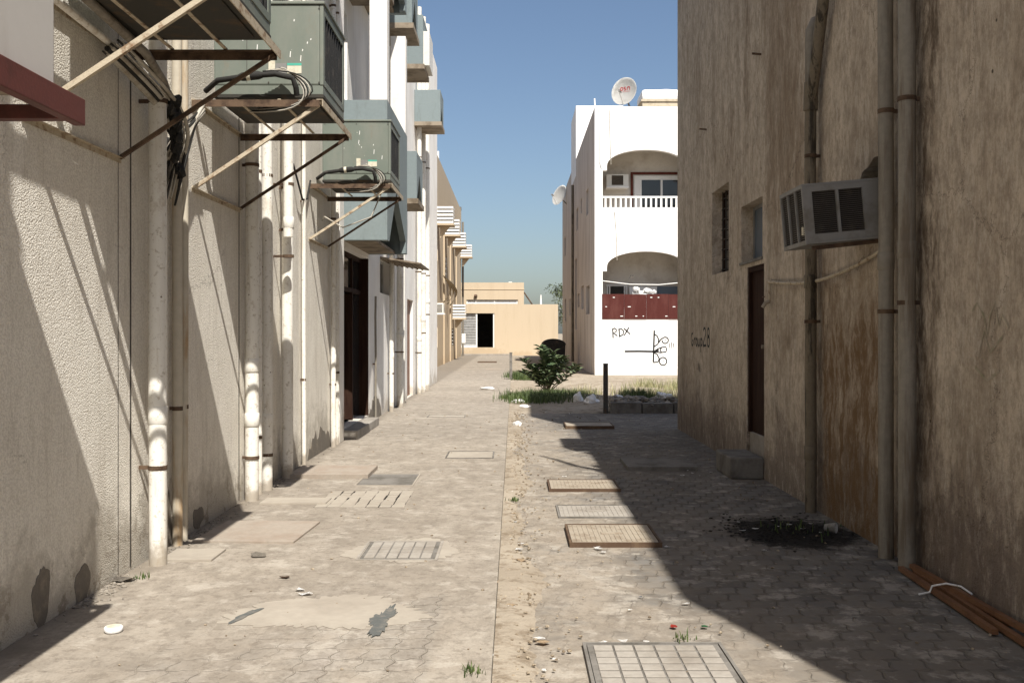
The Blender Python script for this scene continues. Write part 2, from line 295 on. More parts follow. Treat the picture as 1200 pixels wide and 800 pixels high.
# ------------------------------------------------------------------ mesh builder
class MB:
    def __init__(s): s.bm = bmesh.new()
    def box(s, x0, x1, y0, y1, z0, z1, bev=0.0, mx=None):
        b = bmesh.new(); bmesh.ops.create_cube(b, size=1)
        for v in b.verts: v.co = Vector(((x0+x1)/2+v.co.x*(x1-x0), (y0+y1)/2+v.co.y*(y1-y0), (z0+z1)/2+v.co.z*(z1-z0)))
        if bev: bmesh.ops.bevel(b, geom=b.edges[:], offset=bev, segments=2, profile=.6, affect='EDGES')
        return s.merge(b, mx)
    def merge(s, b, mx=None):
        if mx is not None: b.transform(mx)
        me = bpy.data.meshes.new('t'); b.to_mesh(me); b.free(); s.bm.from_mesh(me); bpy.data.meshes.remove(me); return s
    def poly(s, pts):
        s.bm.faces.new([s.bm.verts.new(p) for p in pts]); return s
    def bar(s, p, q, w, h, up=(0, 0, 1)):
        p, q = Vector(p), Vector(q); d = (q-p).normalized(); up = Vector(up)
        if abs(d.dot(up)) > .98: up = Vector((0, 1, 0))
        a = d.cross(up).normalized(); b = a.cross(d)
        vs = [s.bm.verts.new(c+a*i*w/2+b*j*h/2) for c in (p, q) for i, j in ((-1, -1), (1, -1), (1, 1), (-1, 1))]
        for f in ((3, 2, 1, 0), (4, 5, 6, 7), (0, 1, 5, 4), (1, 2, 6, 5), (2, 3, 7, 6), (3, 0, 4, 7)): s.bm.faces.new([vs[k] for k in f])
        return s
    def angle(s, p, q, w, up=(0, 0, 1), t=.005, side=1):
        p, q = Vector(p), Vector(q); d = (q-p).normalized(); up = Vector(up); a = d.cross(up).normalized(); b = a.cross(d)
        s.bar(p, q, w, t, up); off = a*side*(w/2-t/2)-b*(w/2+t*.5)
        return s.bar(p+off, q+off, t, w-.0005, up)
    def tube(s, pts, r, seg=12, cap=True):
        pts = [Vector(p) for p in pts]; rings = []; rr = r if isinstance(r, (list, tuple)) else [r]*len(pts); pa = None
        for i, p in enumerate(pts):
            d = (pts[min(i+1, len(pts)-1)]-pts[max(i-1, 0)]).normalized()
            if pa is None:
                pa = d.cross(Vector((0, 0, 1)) if abs(d.z) < .9 else Vector((0, 1, 0))).normalized()
            else: pa = (pa-d*pa.dot(d)).normalized()
            b = d.cross(pa)
            rings.append([s.bm.verts.new(p+(pa*math.cos(t)+b*math.sin(t))*rr[i]) for t in [2*math.pi*k/seg for k in range(seg)]])
        for A, B in zip(rings, rings[1:]):
            for k in range(seg):
                f = s.bm.faces.new((A[k], A[(k+1) % seg], B[(k+1) % seg], B[k])); f.smooth = True
        if cap: s.bm.faces.new([s.bm.verts.new(v.co) for v in rings[0][::-1]]); s.bm.faces.new([s.bm.verts.new(v.co) for v in rings[-1]])
        return s
    def plate(s, loops, fr, t):
        """flat wall with holes: loops in (u,v), fr(u,v,w), thickness t"""
        L3 = [[Vector((u, v, 0)) for u, v in l] for l in loops]
        tris = tessellate_polygon(L3); flat = [p for l in loops for p in l]
        A = [s.bm.verts.new(fr(u, v, 0)) for u, v in flat]; B = [s.bm.verts.new(fr(u, v, t)) for u, v in flat]
        for tr in tris:
            try: s.bm.faces.new([A[i] for i in tr]); s.bm.faces.new([B[i] for i in tr][::-1])
            except ValueError: pass
        k = 0
        for l in loops:
            n = len(l)
            for i in range(n):
                a, b = k+i, k+(i+1) % n; s.bm.faces.new((A[a], A[b], B[b], B[a]))
            k += n
        return s
    def ribbon(s, pts, w, fr, d=.003):
        """flat paint stroke on a surface, following a polyline in (u,v)"""
        P = [Vector((a, b)) for a, b in pts]; Ls = []
        for i, p in enumerate(P):
            t = (P[min(i+1, len(P)-1)]-P[max(i-1, 0)]).normalized(); nrm = Vector((-t.y, t.x))*w/2
            Ls.append((s.bm.verts.new(fr(*(p+nrm), -d)), s.bm.verts.new(fr(*(p-nrm), -d))))
        for a, b in zip(Ls, Ls[1:]): s.bm.faces.new((a[0], a[1], b[1], b[0]))
        return s
    def blob(s, c, r, sub=2, j=.2, sq=(1, 1, 1)):
        b = bmesh.new(); bmesh.ops.create_icosphere(b, subdivisions=sub, radius=1)
        for v in b.verts:
            f = 1+random.uniform(-j, j); v.co = Vector(c)+Vector((v.co.x*r*sq[0]*f, v.co.y*r*sq[1]*f, v.co.z*r*sq[2]*f))
        return s.merge(b)
    def obj(s, name, mat, parent=None, nofix=False):
        if not nofix: bmesh.ops.recalc_face_normals(s.bm, faces=s.bm.faces[:])
        me = bpy.data.meshes.new(name); s.bm.to_mesh(me); s.bm.free(); me.materials.append(M[mat] if isinstance(mat, str) else mat)
        o = bpy.data.objects.new(name, me); COL.objects.link(o)
        if parent: o.parent = parent; o.matrix_parent_inverse = Matrix.Translation(-Vector(WLOC.get(parent.name, (0, 0, 0))))
        return o
WLOC = {}
def thing(name, label, cat, loc=(0, 0, 0), group=None):
    o = bpy.data.objects.new(name, None); COL.objects.link(o); o.location = loc; o.empty_display_size = .2
    WLOC[o.name] = tuple(loc); return tag(o, label, cat, group)
def tag(o, label, cat, group=None):
    o['label'] = label; o['category'] = cat
    if group: o['group'] = group
    return o
def struct(o): o['kind'] = 'structure'; return o
def rect(a, b, c, d): return [(a, c), (b, c), (b, d), (a, d)]
def frL(u, v, w): return Vector((XL-w, u, v))
def frR(u, v, w): return Vector((XR+w, u, v))
def frG(u, v, w): return Vector((u, v, -w))
def irregular(cx, cy, rx, ry, n=26, j=.18, seed=0):
    r = random.Random(seed); ph = [r.uniform(0, 6.28) for _ in range(4)]
    out = []
    for k in range(n):
        a = 2*math.pi*k/n; f = 1+j*(math.sin(2*a+ph[0])*.5+math.sin(3*a+ph[1])*.4+math.sin(5*a+ph[2])*.3+r.uniform(-.4, .4))
        out.append((cx+rx*f*math.cos(a), cy+ry*f*math.sin(a)))
    return out

# ================================================================== SETTING: ground
g = MB(); g.poly([(-900, -500, -.03), (900, -500, -.03), (900, 1800, -.03), (-900, 1800, -.03)]); struct(g.obj('ground', 'sand'))
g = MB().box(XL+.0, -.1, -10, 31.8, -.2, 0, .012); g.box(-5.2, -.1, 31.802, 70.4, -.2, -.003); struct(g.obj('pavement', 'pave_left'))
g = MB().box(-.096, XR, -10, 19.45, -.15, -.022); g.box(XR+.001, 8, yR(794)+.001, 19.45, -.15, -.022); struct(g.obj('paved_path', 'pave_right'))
# far kerb and slab in front of the garage
g = MB().box(-3.9, -.1, 69.3, 69.6, -.1, .09, .02); struct(g.obj('kerb', 'concrete'))
# raised earth bed beyond the low kerb wall, uneven
g = MB(); n = 40; V = {}
for i in range(n+1):
    for j in range(n+1):
        x = .1+i*(12-.1)/n; y = 19.7+j*(30-19.7)/n; e = min(1, i/3.0, j/3.0+(.6 if x > 1.6 else 0), (n-j)/3.0)
        V[i, j] = g.bm.verts.new((x, y, -.035+e*(.1+.05*math.sin(x*2.1+y)+random.uniform(-.02, .02))))
for i in range(n):
    for j in range(n): f = g.bm.faces.new((V[i, j], V[i+1, j], V[i+1, j+1], V[i, j+1])); f.smooth = True
struct(g.obj('earth_bed', 'sand'))
# sand drift along the joint between the two pavings
g = MB(); n = 160; V = {}
for j in range(n+1):
    y = 1.5+j*18/n; wd = .22+.07*math.sin(y*1.3)+.05*math.sin(y*3.1+1)+random.uniform(-.03, .03)
    for i, (t, z) in enumerate(((0, -.004), (.3, -.002+random.uniform(-.004, .006)), (.65, -.012+random.uniform(-.003, .004)), (1, -.026))):
        V[i, j] = g.bm.verts.new((-.0975+t*wd, y, z))
for j in range(n):
    for i in range(3): f = g.bm.faces.new((V[i, j], V[i+1, j], V[i+1, j+1], V[i, j+1])); f.smooth = True
struct(g.obj('sand_strip', 'sand'))
# cement skim and tar marks on the left paving
g = MB().plate([irregular(-1.02, 5.53, .46, .36, 110, .26, 3)], lambda u, v, w: Vector((u, v, .004-w)), .003); struct(g.obj('cement_patch', 'cement'))
g = MB().plate([irregular(-.71, 5.36, .055, .23, 60, .5, 5)], lambda u, v, w: Vector((u+(v-5.36)*.12, v, .008-w)), .003)
g.plate([irregular(-1.47, 5.45, .03, .12, 20, .4, 6)], lambda u, v, w: Vector((u-(v-5.45)*-.3, v, .008-w)), .003)
struct(g.obj('tar_mark', 'tar'))
# old mortar repair round the cover
g = MB().plate([irregular(-.78, 7.1, .36, .41, 90, .2, 18)], lambda u, v, w: Vector((u, v, .003-w)), .002); struct(g.obj('mortar_patch', 'cement'))

# ================================================================== LEFT TERRACE BUILDING
LB = thing('apartment_building', 'long pale apartment building on the left lined with drainpipes and blue balconies', 'building', (XL, 12, 0))
# near rough wall (up to the glass door) and far white wall
doorY0, doorY1 = 14.55, 17.1
MB().plate([rect(-8, doorY0-.25, -.05, 10)], frL, .3).obj('wall', 'render_near', LB)
w2, w3 = yL(444.5), yL(457.5); d2, d3 = yL(476.5), yL(483.5)
balY0, balY1 = 14.5, 17.2
holes = [rect(doorY0, doorY1, .14, 2.82), rect(w2, w3, 2.3, 2.98), rect(d2, d3, .02, 2.35), rect(14.56, 14.95, 5.0, 6.3), rect(14.56, 14.95, 7.5, 9.6),
         rect(21.5, 22.5, 4.3, 5.9), rect(27.2, 28.4, 4.3, 5.9), rect(27.2, 28.4, 7.4, 9.0)]
g = MB().plate([rect(doorY0-.249, 31.8, -.05, 10)]+holes, lambda u, v, w: Vector((XL+.012-w, u, v)), .3); g.obj('wall', 'render_white', LB)['label'] = 'white painted wall from the glass door onwards'
g = MB().box(-9, XL-.31, -8, -7.7, -.05, 9.9); g.box(-9, XL-.31, 31.5, 31.79, -.05, 9.9); g.box(-9, -8.7, -7.69, 31.49, -.05, 9.9); g.obj('wall', 'render_white', LB)
MB().box(-9, XL-.31, -8, 31.79, 9.91, 10.05).obj('roof', 'concrete', LB)
MB().box(-6, XL-.7, -7, 31, .2, 9.8).obj('interior', 'dark', LB)
# pilasters of the far wall (thin white ribs)
for (a, b, p, h) in ((yL(393), yL(398), .05, 10), (yL(497.5), yL(509.6), .06, 9.97)):
    MB().box(XL+.013, XL+.013+p, a, b, 0, h, .006).obj('pilaster', 'render_white', LB)
for px in (138, 152, 204, 279.5): y = yL(px); MB().box(XL+.001, XL+.0025, y, y+.022 if px != 138 else y+.006, .02, 9.9).obj('wall_joint_shade', 'joint_shade', LB)  # wide strips paint the shadow gap beside each pipe; thin one a joint
# glass entrance
wn_ = MB()
dr = MB().box(XL-.3, XL-.15, doorY0, doorY1, .1, .14).obj('door_step', 'concrete', LB)
MB().box(XL+.013, XL+.24, doorY0-.05, doorY1-.3, 0, .13, .01).obj('door_step', 'concrete', LB)
D = MB(); xa, xb = XL-.17, XL-.1
for y in (doorY0, doorY0+.62, doorY0+1.55, doorY1-.07): D.box(xa, xb, y+.001, y+.07, .141, 2.819)
D.box(xa+.001, xb-.001, doorY0+.071, doorY1-.071, 2.2, 2.27); D.box(xa+.001, xb-.001, doorY0+.071, doorY1-.071, 2.75, 2.818)
D = D.obj('glass_door', 'door_brown', LB)
P = MB().box(xa+.025, xa+.035, doorY0+.07, doorY0+.62, .142, 2.2); P.box(xa+.025, xa+.035, doorY0+1.62, doorY1-.07, .142, 2.2); P.box(xa+.025, xa+.035, doorY0+.07, doorY1-.07, 2.27, 2.75); P.obj('pane', 'glass', D)
mx = Matrix.Translation((xb, doorY0+1.55, 0)) @ Matrix.Rotation(R(-62), 4, 'Z')
L_ = MB(); L_.box(-.04, 0, -.88, -.78, .16, 2.18, 0, mx); L_.box(-.04, 0, -.1, 0, .16, 2.18, 0, mx); L_.box(-.039, -.001, -.78, -.1, .16, .4, 0, mx); L_.box(-.039, -.001, -.78, -.1, 2.06, 2.179, 0, mx); L_.box(-.03, -.01, -.78, -.1, .4, 2.06, 0, mx)
L_.obj('door_leaf', 'door_brown', D)
MB().box(XL-.098, XL+.016, doorY1-.06, doorY1-.004, .142, 2.815).obj('door_jamb', 'door_brown', D)
MB().box(XL+.016, XL+.03, doorY0-.14, doorY0-.02, .14, 2.85).obj('door_jamb', 'alu', D)
MB().box(0.003, .02, -.82, -.79, 1.0, 1.3, 0, mx).obj('handle', 'alu', D)
# small window and brown door, upper windows
for (a, b, c, d) in ((w2, w3, 2.3, 2.98), (21.5, 22.5, 4.3, 5.9), (27.2, 28.4, 4.3, 5.9), (27.2, 28.4, 7.4, 9.0), (14.56, 14.95, 5.0, 6.3), (14.56, 14.95, 7.5, 9.6)):
    f = MB(); q = .05
    f.box(XL-.2, XL-.14, a+.001, a+q, c+.001, d-.001).box(XL-.2, XL-.14, b-q, b-.001, c+.001, d-.001).box(XL-.199, XL-.141, a+q, b-q, c+.001, c+q).box(XL-.199, XL-.141, a+q, b-q, d-q, d-.001).box(XL-.198, XL-.142, (a+b)/2-.02, (a+b)/2+.02, c+q, d-q)
    f = f.obj('window', 'alu', LB); MB().box(XL-.176, XL-.168, a+q, b-q, c+q, d-q).obj('pane', 'glass', f)
MB().box(XL-.12, XL-.07, d2+.002, d3-.002, .021, 2.348).obj('door', 'door_wood', LB)['label'] = 'reddish brown wooden door'
# balconies: blue parapet box, slab, white corner pillars, shading slab above
def balcony(y0, y1, z0, zp, zt, p=.67):
    x1 = XL+p; t = .12
    s = MB().box(XL+.014, x1-.13, y0+t+.001, y1-t-.001, z0+.9, z0+1.05).obj('balcony', 'slab', LB)
    for (a, b) in ((y0, y0+t), (y1-t, y1)): MB().box(XL+.014, x1, a, b, z0, zp, .006).obj('cheek', 'sky_blue', s)
    hh = (zp-z0)
    L = [(y0+t+.001, zp-.002), (y0+t+.001, z0+.003), (y0+t+.12, z0+.003), (y0+.42*(y1-y0), z0+.42*hh), (y1-t-.12, z0+.1*hh), (y1-t-.12, z0+.003), (y1-t-.001, z0+.003), (y1-t-.001, zp-.002)]
    MB().plate([L], lambda u, v, w: Vector((x1-w, u, v)), .1).obj('parapet', 'sky_blue', s)
    MB().box(XL+.014, x1-.2, y0+t+.001, y1-t-.001, z0+.005, z0+.05).obj('soffit', 'slab', s)
    for (a, b) in ((y0+.003, y0+.26), (y1-.24, y1-.003)): MB().box(x1-.26, x1-.003, a, b, zp+.001, zt, .006).obj('pillar', 'render_white', s)
    MB().box(XL+.014, x1-.01, y0-.03, y0+.9, zt+.001, zt+.14, .005).obj('canopy', 'slab', s)
balcony(balY0, balY1, 2.9, 4.94, 6.6); balcony(balY0+.1, balY1-.1, 7.0, 8.1, 9.7)
# blue air-conditioner hoods
def hood(y0, y1, z0, z1, p=.67, ac=False):
    x1 = XL+p; t = .07
    g = MB().box(XL+.014, x1, y0, y0+t, z0+.15, z1, .006); g.box(XL+.014, x1, y1-t, y1, z0+.15, z1, .006)
    g.box(XL+.014, x1-.003, y0+t+.001, y1-t-.001, z1-t, z1-.003)
    # sloping front apron covering part of the opening
    zl = z0+.152; g.plate([[(y0+t+.002, z1-t-.002), (y0+t+.002, zl), (y0+t+.05, zl), (y0+.5*(y1-y0), zl+.6*(z1-zl)), (y1-t-.05, zl), (y1-t-.002, zl), (y1-t-.002, z1-t-.002)]], lambda u, v, w: Vector((x1-.005-w, u, v)), .05)
    h = g.obj('conditioner_hood', 'sky_blue', LB)
    MB().box(XL+.014, x1+.03, y0-.02, y1+.02, z0+.05, z0+.149, .004).obj('shelf', 'slab', h)
    if ac: MB().box(XL+.02, x1+.12, y0+t+.05, y1-t-.05, z0+.152, z1-.3, .01).obj('window_conditioner', 'white_casing', h)
for (a, b, c, d, ac) in ((18.9, 20.1, 3.95, 5.0, 0), (16.9+1.1, 19.1, 7.0, 8.1, 0), (20.2, 21.3, 6.85, 8.0, 1), (25.0, 26.1, 6.7, 7.65, 0), (1.9, 3.02, 4.85, 6.0, 0), (8.3, 9.4, 7.2, 8.3, 0), (11.5, 12.6, 7.2, 8.3, 0)): hood(a, b, c, d, ac=ac)
# tilted board canopy past the balcony
mx = Matrix.Translation((XL, 0, 2.98)) @ Matrix.Rotation(R(9), 4, 'Y')
g = MB().box(.016, .78, 18.6, 20.5, -.03, 0, 0, mx)
for k in range(7): g.box(.02+k*.105, .035+k*.105, 18.62, 20.48, -.05, -.031, 0, mx)
g.obj('board_canopy', 'slab', LB)
# bare cement patches where the render has fallen off
for (px, py, rx, rz, sd) in ((48, 700, .09, .17, 1), (96, 688, .1, .13, 2), (232, 606, .12, .09, 4)):
    y = yL(px); MB().plate([irregular(y, zz(py, y), rx, rz, 30, .2, sd)], lambda u, v, w: Vector((XL+.004-w, u, v)), .006).obj('bare_patch', 'patch_grey', LB)
for (p0, p1, hz, sd) in ((360, 388, .35, 1), (188, 205, .4, 4), (430, 446, .4, 5)):
    r = random.Random(sd); a, b = yL(p0), yL(p1); N_ = 16
    pts = [(a, 0.001), (b, .001)]+[(b-(b-a)*k/N_, hz*(.35+.65*math.sin(math.pi*k/N_))*r.uniform(.55, 1.1)) for k in range(1, N_)]
    x0 = XL+(.004 if p1 < 395 else .018)
    MB().plate([pts], lambda u, v, w: Vector((x0-w, u, v)), .006).obj('bare_patch', 'patch_grey', LB)

# ------------------------------------------------------------------ drainpipes on the left wall
def pipe(px, r, label, mat='pvc', z0=.0, z1=9.8, off=None, cps=(1.3, 4.0), xwall=XL, sgn=1, y=None, elbow=False, clip=True, name='drainpipe', group='drainpipes on the left building'):
    y = yL(px) if y is None else y
    off = r+.03 if off is None else off; x = xwall+sgn*off
    t = thing(name, label, 'drainpipe', (x, y, z0), group)
    jit = [(x+random.uniform(-.004, .004), y+random.uniform(-.006, .006), z0+(z1-z0)*k/6) for k in range(7)]
    MB().tube(jit, r, 18).obj('pipe', mat, t)
    for c in cps: MB().tube([(x, y, c-.06), (x, y, c-.055), (x, y, c+.055), (x, y, c+.06)], [r*1.02, r*1.09, r*1.09, r*1.02], 18).obj('coupling', mat, t)
    if clip:
        for c in (cps[0]-.35 if cps else 1.0, 3.1, 6.0):
            g = MB(); g.tube([(x, y, c-.015), (x, y, c+.015)], r*1.08, 14); g.bar((x, y, c), (xwall-.01*sgn, y, c), .02, .025); g.obj('pipe_clip', 'rustdark', t)
    if elbow:
        MB().tube([(x, y, z0+.03), (x, y, z0+.1)], r*1.2, 16).obj('foot_socket', mat, t)
    return t
pipe(163, .058, 'thick white drainpipe nearest the camera with cast shadows across it', off=.125, cps=(1.0,))
pipe(180, .018, 'thin white pipe tucked behind the thick nearest drainpipe', off=.06, cps=(), y=yL(183))
pipe(199, .036, 'yellow brown rust stained pipe on the pebbledash wall', 'pvc_brown', cps=(), off=.055)
pipe(208, .03, 'rust streaked cream pipe touching the yellow brown one', 'pvc_brown', cps=(), off=.05)
pipe(284, .062, 'thick white pipe below the second green cooling unit', off=.09, cps=(.75, 1.25))
pipe(296, .03, 'slim pipe just right of the thick pipe below the second cooling unit', off=.06, cps=(.9,))
pipe(304, .055, 'grey drainpipe at the corner of the dark slab by the wall', off=.075, cps=(.7,))
pipe(306, .052, 'white pipe with a rusty clamp rising behind the second cooling unit', z0=2.55, off=.16, cps=(2.7,), y=10.4)
pipe(327, .06, 'tall clean white drainpipe before the third cooling unit', off=.09, cps=(3.0,), z0=.0)
pipe(352, .024, 'thin white conduit below the third cooling unit bracket', off=.04, cps=())
pipe(386, .035, 'slim white pipe just before the glass entrance', off=.055, cps=(1.2,))
pipe(391, .03, 'thin pipe right beside the glass entrance frame', off=.05, cps=())
pipe(436, .02, 'thin bent grey conduit just past the glass entrance', 'pvc_dark', z1=2.2, cps=(), xwall=XL+.012)
pipe(453, .045, 'white pipe below the small dark window', cps=(1.1,), off=.09, xwall=XL+.012)
pipe(462, .075, 'fat white pipe between small window and brown wooden door', cps=(1.5,), off=.11, xwall=XL+.012)
pipe(468, .04, 'narrow pipe immediately before the brown wooden door', cps=(2.0,), off=.07, xwall=XL+.012)
pipe(486, .06, 'first white pipe past the brown wooden door', cps=(1.4,), off=.1, xwall=XL+.012)
pipe(489.5, .07, 'middle white pipe in the cluster past the brown wooden door', cps=(1.9,), off=.13, xwall=XL+.012)
pipe(493.5, .09, 'thickest white pipe in the cluster at the far end of the wall', cps=(2.4,), off=.13, xwall=XL+.012, z1=9.9)

# ------------------------------------------------------------------ cooling units on brackets
def bracket(y0, y1, zs, zr, p, label, mats=('rust', 'rustdark')):
    t = thing('wall_bracket', label, 'bracket', (XL, y0, zs), 'steel brackets under the cooling units')
    x1 = XL+p
    for yy, sd in ((y0, 1), (y1, -1)): MB().angle((XL+.005, yy, zs), (x1, yy, zs), .05, side=sd).obj('cross_rail', mats[1], t)
    g = MB(); g.angle((x1, y0-.02, zs+.006), (x1, y1+.02, zs+.006), .05, side=1); g.obj('outer_rail', mats[0], t)
    for z_ in (zs+.006, zr): MB().angle((XL+.016, y0-.02, z_), (XL+.016, y1+.02, z_), .028, side=-1).obj('wall_rail', mats[0], t)
    for f in (.34, .68): MB().bar((XL+p*f, y0, zs+.012), (XL+p*f, y1, zs+.012), .025, .006).obj('slat', mats[0], t)
    MB().bar((XL+.01, y0+.01, zr), (x1-.01, y0+.01, zs-.03), .028, .028).obj('strut', mats[0], t)
    MB().bar((XL+.01, y1-.01, zr), (x1-.01, y1-.01, zs-.03), .024, .024).obj('strut', mats[1], t)
def condenser(y0, y1, x0, x1, z0, z1, label, mat='green_casing', grille=True, tags=True):
    t = thing('cooling_unit', label, 'air conditioner', ((x0+x1)/2, (y0+y1)/2, z0), 'cooling units on the left building')
    c = MB()
    c.box(x0, x1-(.03 if grille else 0), y0, y1, z0+(.1 if grille else .02), z1, .012)
    if grille:
        c.box(x1-.03, x1, y0, y0+.07, z0+.1, z1, .006); c.box(x1-.03, x1, y1-.07, y1, z0+.1, z1, .006)
        c.box(x1-.03, x1, y0+.071, y1-.071, z1-.07, z1-.001); c.box(x1-.03, x1, y0+.071, y1-.071, z0+.1, z0+.15)
    c.obj('casing', mat, t)
    MB().box(x0-.01, x1+.01, y0-.012, y1+.012, z1+.001, z1+.025, .006).obj('lid', mat, t)
    if grille: MB().box(x0+.01, x1-.005, y0+.006, y1-.01, z0+.03, z0+.099).obj('base_skirt', mat, t)
    g = MB(); n = 9
    for k in range(n):
        y = y0+.09+(y1-y0-.18)*k/(n-1); g.box(x1-.022, x1-.004, y-.008, y+.008, z0+.151, z1-.071)
    for k in range(10):
        z = z0+.17+(z1-z0-.26)*k/9; g.box(x1-.026, x1-.023, y0+.072, y1-.072, z-.003, z+.003)
    if grille: g.obj('grille', 'black', t)
    if grille: MB().box(x1-.0295, x1-.028, y0+.072, y1-.072, z0+.151, z1-.072).obj('coil', 'dark', t)
    if grille:
        b = MB().box(x0, x1, y0, y1, z0+.0, z0+.028, .004)
        b.box(x0+.08, x1-.08, y0+.1, y1-.1, z0-.015, z0, .01); b.obj('base_pan', 'pan', t)
    s = MB()
    for k in range(14):
        y = y0+.05+(y1-y0-.1)*k/13; s.box(x0+.05, x0+.02+.05, y-.004, y+.004, z0-.002, z0-.0005)
    s = MB()
    # panel seam, screws
    s.box(x0+.3*(x1-x0), x0+.3*(x1-x0)+.004, y0-.002, y0-.0005, z0+.12, z1-.02)
    for u in (.04, .5, .96):
        for v in (z0+.12, z1-.03): s.tube([(x0+u*(x1-x0), y0-.004, v), (x0+u*(x1-x0), y0+.0, v)], .006, 8)
    s.obj('seam', 'louvre', t)
    if tags:
        w_ = x1-x0
        MB().box(x0+.5*w_, x0+.56*w_, y0-.003, y0-.001, z0+.18, z0+.29).obj('label_plate', 'sticker', t)
        MB().box(x0+.565*w_, x0+.66*w_, y0-.003, y0-.001, z0+.19, z0+.27).obj('label_plate', 'old_casing', t)
        q = MB().box(x0+.67*w_, x0+.8*w_, y0-.003, y0-.001, z0+.19, z0+.25).obj('label_plate', 'sticker', t)
        MB().box(x0+.67*w_, x0+.8*w_, y0-.003, y0-.001, z0+.252, z0+.27).obj('label_stripe', 'green_tag', q)
        s = MB()
        rr = random.Random(int(y0*10))
        for k in range(9):
            u = x0+rr.uniform(.1, .95)*w_; v = rr.uniform(z0+.3, z1-.08); l = rr.choice((.015, .02, .05, .06))
            s.poly([(u, y0-.0015, v), (u+.006, y0-.0015, v-.004), (u+.002, y0-.0015, v-l), (u-.004, y0-.0015, v-l+.004)])
        s.obj('paint_drips', 'white', t)
    return t
def lagging(y, x0, x1, z, label):
    t = thing('refrigerant_pipe', label, 'pipe', (x0, y, z), 'lagged pipes at the cooling units')
    pts = [(x0-.02, y+.05, z-.06), (x0+.1, y-.04, z), (x0+.35, y-.06, z+.03), (x0+.55, y-.06, z+.045), (x0+.68, y-.04, z+.02), (x0+.7, y-.01, z-.05), (x0+.7, y+.02, z-.1)]
    MB().tube(pts, .022, 10).obj('lagging', 'insul', t)
    MB().tube([(x0+.27, y-.055, z+.02), (x0+.3, y-.057, z+.024), (x0+.42, y-.06, z+.035), (x0+.45, y-.06, z+.037)], [.024, .034, .034, .024], 12).obj('filter_drier', 'insul', t)
    g = MB(); g.tube([(x0+.33, y-.06, z+.028), (x0+.36, y-.06, z+.031)], .036, 12); g.obj('tape', 'sticker', t)
    for k in range(6):
        r = random.Random(k+int(y)); q = [(x0+.3+.05*k, y-.03, z+.06), (x0+.6, y-.06+.01*k, z+.08+.01*k), (x0+.8, y-.05, z+.02-.02*k), (x0+.86-.03*k, y-.03, z-.12-.02*k), (x0+.5-.03*k, y+.1, z-.16-.012*k), (x0+.15, y+.2, z-.17)]
        # smooth
        P = []
        for a, b, c in zip(q, q[1:], q[2:]):
            for s_ in (0, .25, .5, .75):
                A = Vector(a).lerp(Vector(b), .5+s_/2) if s_ < 1 else None; B = Vector(b).lerp(Vector(c), s_/2); P.append(A.lerp(B, s_))
        MB().tube(P, .006, 6).obj('cable', 'wire' if k % 2 else 'insul', t)
# nearest: pale grey cabinet on a red steel frame
ZS = 3.36
condenser(2.55, 3.83, XL+.02, XL+.745, 2.44, 3.68, 'large pale grey cooling unit on a dark red steel shelf at top left', 'grey_casing', grille=False, tags=False)
t = thing('wall_bracket', 'dark red steel shelf under the pale grey cooling unit', 'bracket', (XL, 2.5, 2.4), 'steel brackets under the cooling units')
g = MB(); g.box(XL+.746, XL+.79, 2.3, 4.0, 2.38, 2.485, .004); g.box(XL+.02, XL+.745, 3.94, 4.0, 2.398, 2.455, .004); g.box(XL+.02, XL+.745, 3.4, 3.47, 2.4, 2.455, .004); g.box(XL+.02, XL+.745, 2.3, 2.36, 2.4, 2.455, .004)
g.box(XL+.001, XL+.019, 2.3, 4.0, 2.39, 2.455, .003); g.box(XL+.35, XL+.4, 2.36, 3.94, 2.403, 2.452); g.obj('frame', 'redox', t)
g = MB().box(XL+.05, XL+.7, 2.6, 3.8, 2.456, 2.4595); g.obj('packing_board', 'slab', t)
bracket(5.09, 6.33, 3.34, 2.66, 1.0, 'rusty steel bracket under the nearest green cooling unit at top')
condenser(5.15, 6.2, XL+.16, XL+1.0, 3.37, 4.1, 'nearest green cooling unit seen from below with its base pan, cut off at top')
bracket(7.77, 9.1, 3.36, 2.68, 1.0, 'rusty steel bracket under the second green cooling unit')
condenser(7.8, 8.76, XL+.16, XL+1.02, 3.39, 4.12, 'second green cooling unit with paint drips and small stickers on its side')
bracket(12.2, 13.37, 3.37, 2.7, 1.0, 'rusty steel bracket under the third cooling unit near the balcony')
condenser(12.22, 13.2, XL+.16, XL+1.0, 3.4, 4.14, 'third green cooling unit in front of the blue balcony parapet')
lagging(7.74, XL+.12, XL+1.0, 3.5, 'black lagged pipe with loose cables along the second green cooling unit')
lagging(12.16, XL+.12, XL+1.0, 3.5, 'black lagged pipe with loose cables along the third green cooling unit')
